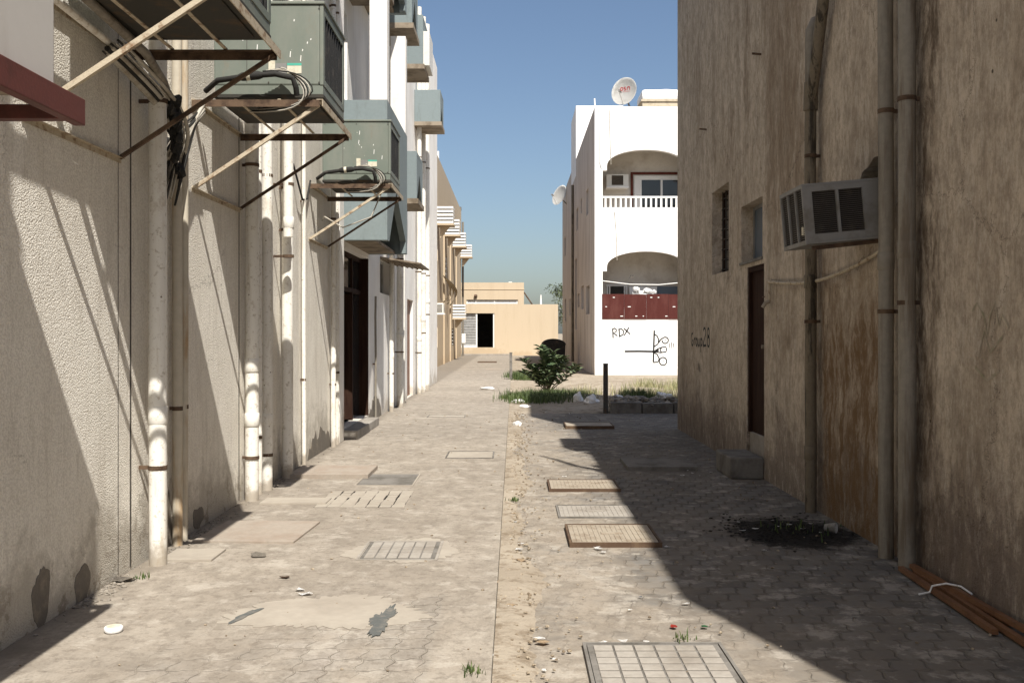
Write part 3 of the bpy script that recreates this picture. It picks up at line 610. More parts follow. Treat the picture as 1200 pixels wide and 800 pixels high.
# cable bundle hanging between first and second unit
t = thing('cable_bundle', 'tangled bundle of black and grey cables hanging down the pebbledash wall', 'cables', (XL+.1, 6.9, 2.6))
for k in range(16):
    r = random.Random(40+k); y = 6.85+.04*r.uniform(-1, 1); o = r.uniform(-.05, .05); b = r.uniform(2.5, 2.95)
    q = [(XL+.12+o, 5.4+r.uniform(0, .3), 3.3+o*.6), (XL+.14+o, 6.3, 3.2+o), (XL+.17+o, 6.75+o, 3.1+o), (XL+.2+o, 6.95+o, 2.95+.5*o), (XL+.13+o*.8, 7.05+o, 2.8), (XL+.08+o*.7, 7.03+o*2, b), (XL+.06+o*.6, 7.0+o*3, b-.12+o), (XL+.09+o*.6, 7.08+o*2, b+.1), (XL+.14, 7.5, 3.2+o), (XL+.2, 7.75, 3.42+o*.5)]
    P = []
    for a, b_, c in zip(q, q[1:], q[2:]):
        for s_ in (0, .25, .5, .75): P.append(Vector(a).lerp(Vector(b_), .5+s_/2).lerp(Vector(b_).lerp(Vector(c), s_/2), s_))
    MB().tube(P, r.choice((.006, .008, .014, .018)), 7).obj('cable', r.choice(('insul', 'insul', 'insul', 'wire', 'paint_grey')), t)
g = MB(); rr = random.Random(9)
for k in range(26):
    f = rr.random(); g.blob((XL+.2-.06*f+rr.uniform(-.03, .03), 6.75+.35*f+rr.uniform(-.05, .05), 3.14-.5*f+rr.uniform(-.05, .05)), rr.uniform(.02, .045), 2, .35, (.8, 1, 1.4))
g.obj('torn_lagging', 'insul', t)
for k in range(2):
    t = thing('conduit', 'beige insulated conduit under the nearest green cooling unit, ' + ('the one close to the wall' if k == 0 else 'the one further from the wall'), 'conduit', (XL+.1, 4, 3.4), 'conduits under the nearest green cooling unit')
    MB().tube([(XL+.1+.12*k, 3.9, 3.36+.06*k), (XL+.1+.12*k, 5, 3.31+.05*k), (XL+.1+.12*k, 6.2, 3.27+.02*k), (XL+.13+.06*k, 6.6, 3.19+.02*k), (XL+.18, 6.85, 3.08)], [.022+.006*k]*4+[.014], 12).obj('lagging', 'pvc_dark' if k else 'pvc', t)
t = tag(MB().tube([(XL+.03, 12.9, 3.0), (XL+.15, 12.4, 3.0), (XL+.4, 12.3, 2.85), (XL+.75, 12.3, 2.98), (XL+.9, 12.35, 3.36)], .009, 6).obj('drooping_cable', 'wire'), 'pale cable drooping under the third cooling unit bracket', 'cable')
t = tag(MB().tube([(XL+.03, 11.2, 3.45), (XL+.06, 11.4, 3.2), (XL+.05, 11.6, 3.1), (XL+.04, 11.9, 3.15), (XL+.04, 12.1, 3.4)], .012, 6).obj('looped_cable', 'insul'), 'dark cable loop on the wall between the white pipe and the third bracket', 'cable')

# ================================================================== RIGHT BUILDING
RB = thing('apartment_building', 'brown weathered windowed building in shade on the right side of the alley', 'building', (XR, 9, 0))
Y0, Y1, HT = .94, yR(794), 7.23
wa, wb = yR(854), yR(834.5); ta, tb = yR(893.6), yR(868.6); da, db = yR(895.5), yR(875.5)
hA = [(7.12, 2.3), (7.86, 2.3), (7.88, 2.66), (7.76, 2.72), (7.68, 2.79), (7.55, 2.81), (7.44, 2.86), (7.3, 2.85), (7.2, 2.89), (7.1, 2.84)]
MB().plate([rect(Y0, Y1, -.1, HT), rect(wa, wb, 2.33, 3.44), rect(ta, tb, 2.375, 3.03), rect(da, db, .14, 2.3), hA], frR, .28).obj('wall', 'render_brown', RB)
g = MB().box(XR+.281, 9.5, Y0, Y0+.28, -.1, HT-.002); g.box(XR+.281, 9.5, Y1-.28, Y1, -.1, HT-.002); g.box(9.22, 9.5, Y0+.281, Y1-.281, -.1, HT-.002); g.obj('wall', 'render_brown', RB)
MB().box(XR+.281, 9.2, Y0+.281, Y1-.281, 6.7, 6.85).obj('roof', 'concrete', RB)
g = MB().box(XR+.003, 6.5, 11.7, Y1-.003, HT+.001, 10.2); g.obj('stair_tower', 'render_brown', RB)
MB().box(XR+.35, XR+.4, Y0+.4, Y1-.4, 0, 6.6).obj('interior', 'dark', RB)
# grilled window
wf = MB(); q = .04; X0, X1 = XR+.15, XR+.19
wf.box(X0, X1, wa+.001, wa+q, 2.331, 3.439).box(X0, X1, wb-q, wb-.001, 2.331, 3.439).box(X0+.001, X1-.001, wa+q, wb-q, 2.331, 2.33+q).box(X0+.001, X1-.001, wa+q, wb-q, 3.44-q, 3.439)
wf = wf.obj('window', 'door_brown', RB); MB().box(X0+.015, X0+.02, wa+q, wb-q, 2.33+q, 3.44-q).obj('pane', 'glass', wf)
g = MB()
for k in range(5): y = wa+.12+(wb-wa-.24)*k/4; g.bar((XR+.12, y, 2.335), (XR+.12, y, 3.435), .014, .014)
for k in range(8): z = 2.4+k*.135; g.bar((XR+.13, wa+.002, z), (XR+.13, wb-.002, z), .006, .014)
g.obj('grille', 'grille', wf)
# transom window and door
wf = MB().box(XR+.14, XR+.18, ta+.001, ta+q, 2.376, 3.029); wf.box(XR+.14, XR+.18, tb-q, tb-.001, 2.376, 3.029); wf.box(XR+.141, XR+.179, ta+q, tb-q, 2.376, 2.376+q).box(XR+.141, XR+.179, ta+q, tb-q, 3.03-q, 3.029).box(XR+.142, XR+.178, (ta+tb)/2-.015, (ta+tb)/2+.015, 2.42, 2.98)
wf = wf.obj('window', 'old_casing', RB); MB().box(XR+.155, XR+.16, ta+q, tb-q, 2.415, 2.99).obj('pane', 'glass_blue', wf)
MB().box(XR-.02, XR+.2, ta-.02, tb+.02, 2.345, 2.374).obj('lintel', 'concrete_dark', RB)
dd = MB().box(XR+.05, XR+.09, da+.06, db-.06, .42, 2.24).obj('door', 'door_brown', RB)
g = MB().box(XR+.012, XR+.11, da+.001, da+.06, .421, 2.3-.001); g.box(XR+.012, XR+.11, db-.06, db-.001, .421, 2.299); g.box(XR+.013, XR+.109, da+.06, db-.06, 2.24, 2.298); g.obj('door_frame', 'door_brown', dd)
g = MB()
for z in (.5, 1.1, 1.7): g.box(XR+.045, XR+.0495, da+.16, db-.16, z, z+.5, 0)
g.obj('door_panel', 'door_brown', dd)
MB().tube([(XR+.01, da+.15, 1.4), (XR+.05, da+.15, 1.4)], .022, 10).obj('handle', 'iron', dd)
MB().box(XR+.03, XR+.25, da+.002, db-.002, .0, .42, .01).obj('threshold', 'concrete', RB)
MB().box(2.33, XR-.002, 10.7, 11.5, -.02, .21, .02).obj('door_step', 'concrete_dark', RB)['label'] = 'low block step in front of the brown door'
# graffiti group 28 (strokes on the wall)
gm = MB()
def wri(strokes, u0, v0, su, sv, fr, wdt, m=None):
    for s_ in strokes: m.ribbon([(u0+a*su, v0+b*sv) for a, b in s_], wdt, fr)
def arc(cx, cy, rx, ry, a0, a1, n=14): return [(cx+rx*math.cos(R(a0+(a1-a0)*k/n)), cy+ry*math.sin(R(a0+(a1-a0)*k/n))) for k in range(n+1)]
G28 = [arc(.35, .5, .3, .48, 60, 340), [(.62, .4), (.4, .42)], [(.9, .6), (.9, .05)], arc(1.1, .35, .22, .25, 170, 60), arc(1.55, .3, .2, .28, 0, 360),
       [(1.95, .6), (1.95, .2)], arc(2.12, .2, .17, .18, 180, 360), [(2.3, .6), (2.3, 0)], [(2.6, .6), (2.6, -.45)], arc(2.75, .32, .2, .26, 150, -150)]
G28 += [arc(3.55, 1.05, .3, .32, 160, -20)+[(3.2, .1), (3.25, .05), (3.95, .1)], arc(4.5, 1.05, .22, .3, 0, 360), arc(4.5, .38, .27, .36, 90, 450)]
ya = yR(810); wri(G28, 0, 0, .325, .19, lambda u, v, w: Vector((XR+w, ya-u*.92, zz(408, ya)-.0+v+.04)), .034, gm)
gm.ribbon([(0, 0), (.06, .1), (.1, -.02), (.13, .09), (.17, -.03)], .03, lambda u, v, w: Vector((XR+w, yR(818)-u, zz(433, yR(818))+v)))
gm.obj('graffiti', 'paint_black', RB)['label'] = 'hand painted words Group 28'
gm = MB()
yb = yR(1140)
for s_ in ([(0, .55), (.08, .62), (.2, .5), (.26, .3), (.3, .5), (.38, .62), (.44, .4), (.5, .5), (.6, .38)], [(.1, .1), (.2, .35), (.3, .15), (.5, .3)], [(.05, 0), (.25, -.12), (.45, -.02)]):
    gm.ribbon([(a*1.2, b*.6) for a, b in s_], .018, lambda u, v, w: Vector((XR+w, yb-u*.6, 1.35+v)))
gm.obj('graffiti', 'paint_olive', RB)['label'] = 'faint olive scribble near the frame edge'
def rpipe(px, y, r, label, mat, z1, off, cps):
    return pipe(px, r, label, mat, z0=-.02, z1=z1, off=off, cps=cps, xwall=XR, sgn=-1, y=y, group='drainpipes on the right building')
rpipe(0, 6.97, .052, 'grimy grey drainpipe beside the box air conditioner, left of a pair', 'pvc_dark', 7.0, .085, (2.05,))
rpipe(0, 6.6, .056, 'grimy drainpipe with dirty lower end, right of a pair on the brown wall', 'pvc_dark', 7.0, .085, (2.1,))
t = rpipe(0, 8.74, .05, 'blackened drainpipe with a forked top and curved elbow', 'pvc_darker', 3.62, .085, (2.0, .5))
x = XR-.085
MB().tube([(x, 8.74, 3.5), (x, 8.74, 4.1), (x+.005, 8.74, 4.2), (x+.04, 8.74, 4.28), (XR+.03, 8.74, 4.3)], .048, 16).obj('elbow', 'pvc_dark', t)
MB().tube([(x, 8.74, 3.55), (x-.0, 8.66, 3.72), (x, 8.4, 4.3), (x, 8.3, 4.6), (x, 8.28, 7.0)], .05, 16).obj('branch', 'pvc_darker', t)
MB().tube([(x, 8.74, 3.5), (x, 8.735, 3.6), (x, 8.71, 3.74)], .062, 16).obj('junction', 'pvc_darker', t)
# window-type air conditioner, tilted
def box_ac(loc, w, d, h, tilt, yaw, label, mat, group, sgn=1):
    """body sticks out towards -X*sgn ; w along Y, d outwards"""
    t = thing('window_conditioner', label, 'air conditioner', loc, group)
    mx = Matrix.Translation(loc) @ Matrix.Rotation(R(yaw), 4, 'Z') @ Matrix.Rotation(R(tilt), 4, 'Y')
    t0 = .012
    c = MB().box(-d+.02, .2, -w/2, w/2, h-.02, h, .004, mx); c.box(-d+.02, .2, -w/2+.001, w/2-.001, 0, .02, .004, mx)
    # side cheeks with frames round louvre panels
    for s_ in (-1, 1):
        ys = sorted((s_*w/2, s_*(w/2-.02)))
        def fr(u, v, w_, s_=s_): return mx @ Vector((u, s_*(w/2-w_), v))
        c.plate([rect(-d+.02, .2, .02, h-.02), rect(-d+.07, -d+.07+(d-.18)*.48, .07, h-.06), rect(-d+.07+(d-.18)*.54, -d+.07+(d-.18)*1.02, .07, h-.06)], fr, .02)
    def fo(u, v, w_): return mx @ Vector((-d+w_, u, v))
    c.plate([rect(-w/2, w/2, 0, h), rect(-w/2+.025, -w/2*.36, .03, h-.03), rect(-w/2*.3, w/2*.3, .03, h-.03), rect(w/2*.36, w/2-.025, .03, h-.03)], fo, .02)
    c.obj('casing', mat, t)
    g = MB()
    for k in range(22):
        z = .075+(h-.14)*k/21
        for s_ in (-1, 1): g.box(-d+.07, -.1, s_*(w/2-.018)-.004, s_*(w/2-.018)+.004, z-.003, z+.004, 0, mx)
    for k in range(24):
        z = .035+(h-.07)*k/23; g.box(-d+.012, -d+.02, -w/2+.03, w/2-.03, z-.0025, z+.0035, 0, mx)
    g.obj('louvre', 'louvre', t)
    MB().box(-d+.0215, .15, -w/2+.024, w/2-.024, .024, h-.024, 0, mx).obj('coil', 'dark', t)
    return t
t = box_ac((XR-.02, 7.55, 2.24), .6, .54, .44, -5, 0, 'dull grey box air conditioner poking out of a broken hole in the brown wall', 'old_casing', None)
MB().box(XR-.56, XR-.54, 7.33, 7.37, 2.27, 2.33).obj('sticker', 'sticker', t)
MB().bar((XR-.5, 7.3, 2.17), (XR+.0, 7.3, 2.225), .03, .03).obj('support_rail', 'rustdark', t)
box_ac((XR, 9.4, 6.45), 1.2, .36, .62, 0, 0, 'box air conditioner high up on the brown wall above the picture', 'old_casing', None)
t = tag(MB().tube([(XR+.05, 6.35, 7.26), (2.45, 6.75, 7.3), (2.25, 7.3, 7.25), (2.05, 7.75, 7.32)], [.06, .05, .04, .02], 8).obj('unseen_roof_stick', 'bark'), 'unseen bent stick leaning over the parapet of the brown building', 'branch')  # out of view; added to cast the thin shadow on the path
# hose from the pair of pipes to the tap
y1 = 7.0
q = [(XR-.05, 7.1, zz(290, 7.0)), (XR-.04, 7.6, 2.08), (XR-.04, 8.2, zz(322, 8.1)), (XR-.05, 8.9, zz(332, 8.9)), (XR-.04, 9.8, zz(332, 9.8)), (XR-.03, yR(903), zz(330, 10.4))]
P = []
for a, b_, c in zip([q[0]]+q, q, q[1:]+[q[-1]]):
    for s_ in (0, .25, .5, .75):
        A = Vector(a).lerp(Vector(b_), .5+s_/2); B = Vector(b_).lerp(Vector(c), s_/2); P.append(A.lerp(B, s_))
tag(MB().tube(P, .016, 8).obj('water_pipe', 'rust'), 'thin cream water pipe curving across the brown wall to a tap', 'pipe')
t = thing('wall_tap', 'small rusty tap hanging from the thin cream water pipe', 'tap', (XR-.05, 10.3, 1.9)); ty = yR(905)
tz = zz(332, ty)
MB().tube([(XR-.03, ty, tz), (XR-.03, ty, tz-.2)], .012, 8).obj('pipe', 'rust', t)
MB().tube([(XR-.03, ty, tz-.19), (XR-.07, ty, tz-.2), (XR-.1, ty, tz-.25)], .02, 8).obj('spout', 'iron', t)
MB().bar((XR-.09, ty-.03, tz-.14), (XR-.09, ty+.04, tz-.14), .012, .012).obj('handle', 'ironedge', t)
for i, (px, py) in enumerate(((892, 64), (828, 152))):
    y = yR(px); tag(MB().bar((XR+.01, y, zz(py, y)), (XR-.1, y, zz(py, y)+.01), .02, .02).obj('wall_peg', 'rustdark'), ('short rusty peg high on the brown wall near the forked pipe', 'short rusty peg above the grilled window')[i], 'peg', 'pegs in the brown wall')
# wooden battens
for i, (x0, y0, x1, y1, z) in enumerate(((2.545, 6.55, 2.49, 5.15, .005), (2.6, 6.45, 2.55, 4.9, .005), (2.65, 6.75, 2.64, 5.3, .005), (2.6, 6.5, 2.63, 4.4, .032))):
    t = thing('wood_batten', ('outermost', 'middle', 'innermost', 'topmost')[i]+' orange brown wooden batten of the bundle on the ground', 'batten', (x0, y0, 0), 'bundle of wooden battens')
    MB().bar((x0, y0, z+.0), (x1, y1, z), .034, .028).obj('batten', 'stick', t)
tag(MB().tube([(2.42, 5.95, -.01), (2.49, 5.96, .0), (2.5, 5.95, .04), (2.57, 5.92, .062), (2.64, 5.88, .055), (2.67, 5.8, .03)], .006, 6).obj('tie_cord', 'paper'), 'white cord tied round the bundle of wooden battens', 'cord')

# ================================================================== WHITE BUILDING (beyond the bed)
YF = 37.3; k37 = YF/F
WB = thing('apartment_building', 'white apartment building with arched balconies beyond the bollard', 'building', (6, YF, 0))
def wx(px): return (px-VX)*YF/F
def wz(py): return zz(py, YF)
X0 = wx(697); HTF = wz(125)
def archloop(z0, spr, crown, cx, hw, step=True):
    x0, x1 = cx-hw, cx+hw; L = [(x0, z0), (x1, z0), (x1, spr-.15)]
    if step: L += [(x1-.16, spr-.15), (x1-.16, spr)]
    r = 24
    for k in range(r+1):
        a = math.pi*k/r; aw = hw-.3; L.append((cx+math.cos(a)*(hw-.16 if step else hw), spr+(crown-spr)*math.sin(a)**.9))
    if step: L += [(x0+.16, spr-.15)]
    L.append((x0, spr-.15)); 
    out = []
    for p in L:
        if not out or (abs(p[0]-out[-1][0])+abs(p[1]-out[-1][1])) > 1e-4: out.append(p)
    return out
cxa, hwa = wx(757.5), 1.64
frW = lambda u, v, w: Vector((u, YF+w, v))
holes = []
for dx in (0, 4.6):
    holes.append(archloop(wz(245), wz(195), wz(175.5), cxa+dx, hwa)); holes.append(archloop(wz(373), wz(313), wz(294.5), cxa+dx, hwa))
MB().plate([rect(X0, X0+10.2, -.1, HTF)]+holes, frW, .25).obj('wall', 'facade_white', WB)
YE = 62
sideh = []
def ysd(px): return X0*F/(px-VX)
for (p0, p1, q0, q1) in ((686.8, 690.8, 335, 368), (681, 684, 335, 362), (674, 676, 303, 386), (676.8, 679, 344, 360), (687, 689.5, 222, 252), (680.5, 682, 233, 250), (675.5, 677.5, 244, 270), (667.3, 668.8, 350, 370), (662, 663.5, 350, 377), (661.5, 663, 278, 300)):
    a, b = ysd(p1), ysd(p0); m = (a+b)/2; sideh.append(rect(a, b, zz(q1, m), zz(q0, m)))
frS = lambda u, v, w: Vector((X0+w, u, v))
MB().plate([rect(YF+.251, YE, -.1, HTF-.004)]+sideh, frS, .25).obj('wall', 'facade_side', WB)['label'] = 'shaded side wall with streaks and narrow windows'
for hlp in sideh:
    a, b, c, d = hlp[0][0], hlp[1][0], hlp[0][1], hlp[2][1]
    f = MB().box(X0+.12, X0+.16, a+.001, b-.001, c+.001, c+.06); f.box(X0+.12, X0+.16, a+.001, b-.001, d-.06, d-.001); f = f.obj('window', 'door_brown', WB); MB().box(X0+.13, X0+.14, a+.002, b-.002, c+.06, d-.06).obj('pane', 'glass', f)
g = MB().box(X0+10.2-.25, X0+10.2, YF+.251, YE, -.1, HTF-.004); g.box(X0+.251, X0+9.94, YE-.25, YE-.001, -.1, HTF-.004); g.obj('wall', 'facade_white', WB)
MB().box(X0+.251, X0+9.94, YF+2.7, YE-.26, 9.0, 9.2).obj('roof', 'concrete', WB)
# balcony rooms behind the arches
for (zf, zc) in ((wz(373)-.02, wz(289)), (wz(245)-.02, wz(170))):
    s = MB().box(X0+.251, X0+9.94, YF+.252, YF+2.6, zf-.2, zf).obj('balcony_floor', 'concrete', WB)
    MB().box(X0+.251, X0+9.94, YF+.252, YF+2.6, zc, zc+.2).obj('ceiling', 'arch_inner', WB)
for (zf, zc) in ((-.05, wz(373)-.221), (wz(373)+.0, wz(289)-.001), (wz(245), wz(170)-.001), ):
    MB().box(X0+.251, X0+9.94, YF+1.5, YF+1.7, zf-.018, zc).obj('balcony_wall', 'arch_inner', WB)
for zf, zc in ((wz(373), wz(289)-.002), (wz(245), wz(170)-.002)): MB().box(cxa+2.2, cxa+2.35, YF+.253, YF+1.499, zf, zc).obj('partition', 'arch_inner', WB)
# upper balcony: balustrade, sliding window, conditioner
def rail(cx):
    zb, zt = wz(245)+.03, wz(229.5)
    g = MB().box(cx-hwa+.001, cx+hwa-.001, YF+.08, YF+.15, zt-.07, zt, .01); g.box(cx-hwa+.001, cx+hwa-.001, YF+.085, YF+.145, zb-.028, zb+.04)
    for k in range(17):
        x = cx-hwa+.12+k*(2*hwa-.24)/16; g.box(x-.035, x+.035, YF+.095, YF+.135, zb+.041, zt-.071)
    return g.obj('balustrade', 'white', WB)
rail(cxa); rail(cxa+4.6)
YW = YF+1.5
a, b, c, d = xx(739, YW), xx(739, YW)+2.6, wz(245), zz(202, YW)
f = MB(); f.box(a, a+.09, YW-.05, YW-.002, c, d); f.box(a+.09, b, YW-.05, YW-.002, d-.09, d-.001); f.obj('window_surround', 'maroon', WB)
a += .14; d -= .14
f = MB(); f.box(a, a+.22, YW-.04, YW-.003, c, d); f.box(a+.22, b, YW-.04, YW-.003, d-.16, d-.001); f.box(a+1.02, a+1.1, YW-.06, YW-.003, c, d-.16); f.box(a+.22, a+.28, YW-.055, YW-.003, c, d-.161)
f = f.obj('window', 'white', WB); MB().box(a+.28, b, YW-.03, YW-.01, c, d-.17).obj('pane', 'glass', f)
box = thing('window_conditioner', 'old brown faced box conditioner on the upper arched balcony', 'air conditioner', (xx(720, YW), YW, wz(220)))
xa_, xb_ = xx(709.5, YW), xx(735, YW)
g = MB(); fr_ = lambda u, v, w: Vector((u, YW-.45+w, v)); z0_, z1_ = zz(220.5, YW), zz(206.5, YW)
g.plate([rect(xa_, xb_, z0_, z1_), rect(xa_+.2, xb_-.2, z0_+.05, z1_-.04)], fr_, .44); g.obj('casing', 'white_casing', box)
g = MB()
for k in range(12): z = z0_+.06+k*(z1_-z0_-.11)/11; g.box(xa_+.2, xb_-.2, YW-.42, YW-.4, z-.008, z+.012)
g.obj('louvre', 'louvre', box); MB().box(xa_+.2, xb_-.2, YW-.39, YW-.3, z0_+.05, z1_-.04).obj('coil', 'litter_tan', box)
MB().box(xa_, xb_, YW-.5, YW, z0_-.06, z0_-.002).obj('shelf', 'white', box)
# lower balcony: red sheet screen, glimpses behind
def sheet(cx):
    g = MB(); zb, zt = wz(373)-.03, wz(344.5)
    for k in range(4):
        x0 = cx-hwa-.02+k*.83; g.box(x0, x0+.825, YF-.02-.006*(k % 2), YF-.003, zb, zt-.01*(k % 2))
    r = g.obj('screen_sheet', 'redsheet', WB)
    h = MB()
    for i in range(12): u = cx-hwa+.1+.28*i; v = zb+random.choice((.1, .45, .8)); h.box(u, u+random.uniform(.03, .12), YF-.031, YF-.029, v, v+.03)
    h.obj('scratches', 'white', r)
sheet(cxa); sheet(cxa+4.6)
zb, zt = wz(373), wz(333.5)
g = MB().box(xx(712, YW), xx(731, YW), YW-.03, YW-.002, zb, zt); g.obj('balcony_window', 'glass', WB)
g = MB()
for px in (711, 713.5, 731, 733.5): g.box(xx(px, YW), xx(px, YW)+.05, YW-.06, YW-.031, zb, zt+.02)
g.box(xx(710, YW), xx(735, YW), YW-.061, YW-.032, zt+.021, zt+.06); g.obj('window_frame', 'white', WB)
MB().box(xx(770, YW), xx(795, YW), YW-.04, YW-.002, zb, zt).obj('balcony_window', 'glass_blue', WB)
MB().box(xx(737, YW), xx(769, YW), YW-.2, YW-.15, zb, zt-.02).obj('balcony_cupboard', 'white', WB)
MB().tube([(cxa-hwa+.02, YF+.1, wz(329)), (cxa-.6, YF+.12, wz(333)), (cxa+.5, YF+.12, wz(333.5)), (cxa+hwa-.02, YF+.1, wz(330))], .02, 6).obj('washing_line', 'white', WB)
r = random.Random(3)
t = thing('laundry', 'pile of pale washing heaped behind the dark red balcony screen', 'laundry', (cxa, YF+.9, zb))
g = MB()
for k in range(12): g.blob((xx(752, YF+.9)+r.uniform(-.5, .5), YF+.85+r.uniform(-.1, .1), zb+.95+r.uniform(-.1, .2)), r.uniform(.08, .16), 2, .25, (1, .5, .7))
g.box(xx(740, YF+.8), xx(768, YF+.8), YF+.75, YF+1.0, zb, zb+.9); g.obj('fabric', 'paper', t)
# stair tower on roof, tank, parapet pieces
YT = 48.5
MB().box(xx(675, YT), xx(675, YT)+2.3, YT, YT+4, 9.2, zz(124, YT)).obj('stair_tower', 'facade_white', WB)
# cables down the facade
fx = lambda px: wx(px)
MB().tube([(fx(714), YF-.015, wz(128)), (fx(714.5), YF-.015, wz(150)), (fx(716), YF-.015, wz(193))], .012, 5).obj('cable', 'wire', WB)
MB().tube([(fx(702), YF-.02, wz(128)), (fx(703), YF-.02, wz(165)), (fx(703), YF-.02, wz(190)), (fx(705), YF-.03, wz(197))], .02, 5).obj('cable', 'white', WB)
MB().tube([(fx(720), YF-.015, wz(248)), (fx(722), YF-.015, wz(270)), (fx(723), YF-.015, wz(305))], .012, 5).obj('cable', 'wire', WB)
MB().tube([(X0-.06, ysd(672.5), .1), (X0-.06, ysd(672.5), 9)], .07, 10).obj('drainpipe', 'pvc_darker', WB)
# graffiti on the facade
gm = MB(); s_ = YF/F
def gp(px, py): return ((px-VX)*s_, H+(VY-py)*s_)
def gl(pts, wd=.045): gm.ribbon([gp(*p) for p in pts], wd, frW, .006)
gl([(718.5, 396), (718, 385.5)]); gl([(717, 386), (720, 384.5), (722.3, 386), (722, 388.5), (719, 390), (723.5, 393.5)])
gl([(726, 394.5), (725.5, 385.5)]); gl([(724.5, 386), (728, 385), (731, 388), (730, 392), (725.5, 394.5)]); gl([(731, 384.5), (738.5, 391.5)]); gl([(737, 383.5), (731.5, 393)])
gl([(732, 411.6), (748, 411.4), (767, 411.8)], .07); gl([(766.8, 387), (766.3, 400), (765.6, 424)], .06)
gl([(766.8, 391.5), (770, 393.5), (772, 398), (771, 403), (765.8, 406.5)]); gl([(766.5, 413), (770, 415), (772.5, 420), (771, 424), (765.5, 424.5)])
gl([(772, 401.5), (774, 398), (776, 396)]+[(779.5+3.7*math.cos(a), 398.6+3.7*math.sin(a)) for a in [3.6+k*.45 for k in range(14)]])
gl([(777+4.3*math.cos(a), 423.2+4.6*math.sin(a)) for a in [k*.45 for k in range(15)]])
gl([(767, 411.5), (771, 408.5), (775, 407), (780, 406), (781.3, 409), (780.5, 412), (774, 413), (767, 412)]); gl([(775, 407), (774, 410), (775, 413)]); gl([(768, 411), (772, 410)], .09)
gl([(779.3, 398.3), (779.9, 399)], .05); gl([(777, 423), (777.5, 423.6)], .05)
gm.obj('graffiti', 'paint_black', WB)['label'] = 'black letters RDX and a looped symbol with a long line'
gm = MB()
for a, b in (((785, 402), (784, 408)), ((787, 401), (786.5, 408)), ((789, 402), (790, 408)), ((741, 326), (742, 322)), ((737, 327), (739.5, 322))): gm.ribbon([gp(*a), gp(*b)], .03, frW, .005)
gm.obj('graffiti', 'paint_grey', WB)['label'] = 'faint grey scribble beside the looped symbol'
# satellite dishes
def dish(c, r, aim, label, logo=False, mast=None):
    t = thing('satellite_dish', label, 'satellite dish', c, 'satellite dishes on the white building')
    c = Vector(c); d = Vector(aim).normalized(); mx = Matrix.Translation(c) @ d.to_track_quat('Z', 'Y').to_matrix().to_4x4()
    g = bmesh.new(); n, m_ = 28, 7; prev = None; rings = []
    for i in range(m_+1):
        q = i/m_; z = .28*r*q*q
        rings.append([g.verts.new((r*q*math.cos(2*math.pi*k/n)*.9 if q else 0, r*q*math.sin(2*math.pi*k/n), z)) for k in range(n)] if q else [g.verts.new((0, 0, 0))])
    for k in range(n): g.faces.new((rings[0][0], rings[1][k], rings[1][(k+1) % n]))
    for A, B in zip(rings[1:], rings[2:]):
        for k in range(n): g.faces.new((A[k], A[(k+1) % n], B[(k+1) % n], B[k])).smooth = True
    bmesh.ops.solidify(g, geom=g.faces[:], thickness=.02)
    MB().merge(g, mx).obj('reflector', 'dish', t)
    base = mx @ Vector((0, -.9*r, .25*r)); foc = mx @ Vector((0, -.35*r, 1.15*r))
    MB().tube([base, foc], .02, 8).obj('feed_arm', 'dish', t)
    MB().tube([foc, foc-d*.16], .045, 10).obj('receiver', 'old_casing', t)
    back = c-d*.12
    MB().tube([back, back-Vector((0, 0, r*.3)), Vector(mast)], .035, 8).obj('mast', 'old_casing', t)
    if logo:
        q = MB()
        def fr3(u, v, w): 
            z = .28*(u*u+v*v)/r; return mx @ Vector((u, v, z+.012))
        for s2 in (arc(-.27*r, .28*r, .085*r, .1*r, 0, 360), arc(-.05*r, .34*r, .06*r, .05*r, 40, 270)+arc(-.05*r, .23*r, .06*r, .05*r, 90, -140), [(.12*r, .16*r), (.12*r, .38*r)]+arc(.21*r, .3*r, .09*r, .09*r, 170, 0)+[(.3*r, .16*r)]):
            q.ribbon(s2, .05*r, fr3)
        q.ribbon([(-.33*r, .06*r), (.34*r, .06*r)], .02*r, fr3); q.obj('logo', 'logo_red', t)
    return t
cz = zz(109, YF+.3); cx_ = xx(733, YF+.3)
dish((cx_, YF+.3, cz), .56, (-.5, -.95, .25), 'large satellite dish with red lettering on the white parapet', True, (cx_+.15, YF+.12, HTF-.02))
ys_ = ysd(664); dish((X0-.3, ys_, zz(230, ys_)), .62, (-.75, -.6, .35), 'smaller satellite dish high on the shaded side wall', False, (X0+.05, ys_, zz(240, ys_)))
tag(MB().bar((fx(697.5), YF+.1, HTF), (fx(697), YF+.1, HTF+.32), .05, .05).obj('roof_post', 'white'), 'stubby white post on the front left corner of the white parapet', 'post')
t = thing('roof_tank', 'cream roof tank with a rounded lid beside the satellite dish', 'tank', (fx(775), YF+1.2, HTF))
yt = YF+2.8; a, b = xx(752, yt), xx(752, yt)+2.6
MB().box(a+.03, b, yt, yt+1.6, 9.2, zz(119, yt), .0).obj('plinth', 'cloth', t)
MB().box(a-.03, b+.05, yt-.05, yt+1.65, zz(119, yt)+.001, zz(117, yt), .0).obj('ledge', 'cloth', t)
MB().box(a, b, yt-.02, yt+1.62, zz(117, yt)+.001, zz(104.5, yt), .14).obj('body', 'facade_white', t)
MB().tube([(a+1.05, yt+.8, zz(104.5, yt)-.02), (a+1.05, yt+.8, zz(101.5, yt))], .35, 24).obj('cap', 'facade_white', t)

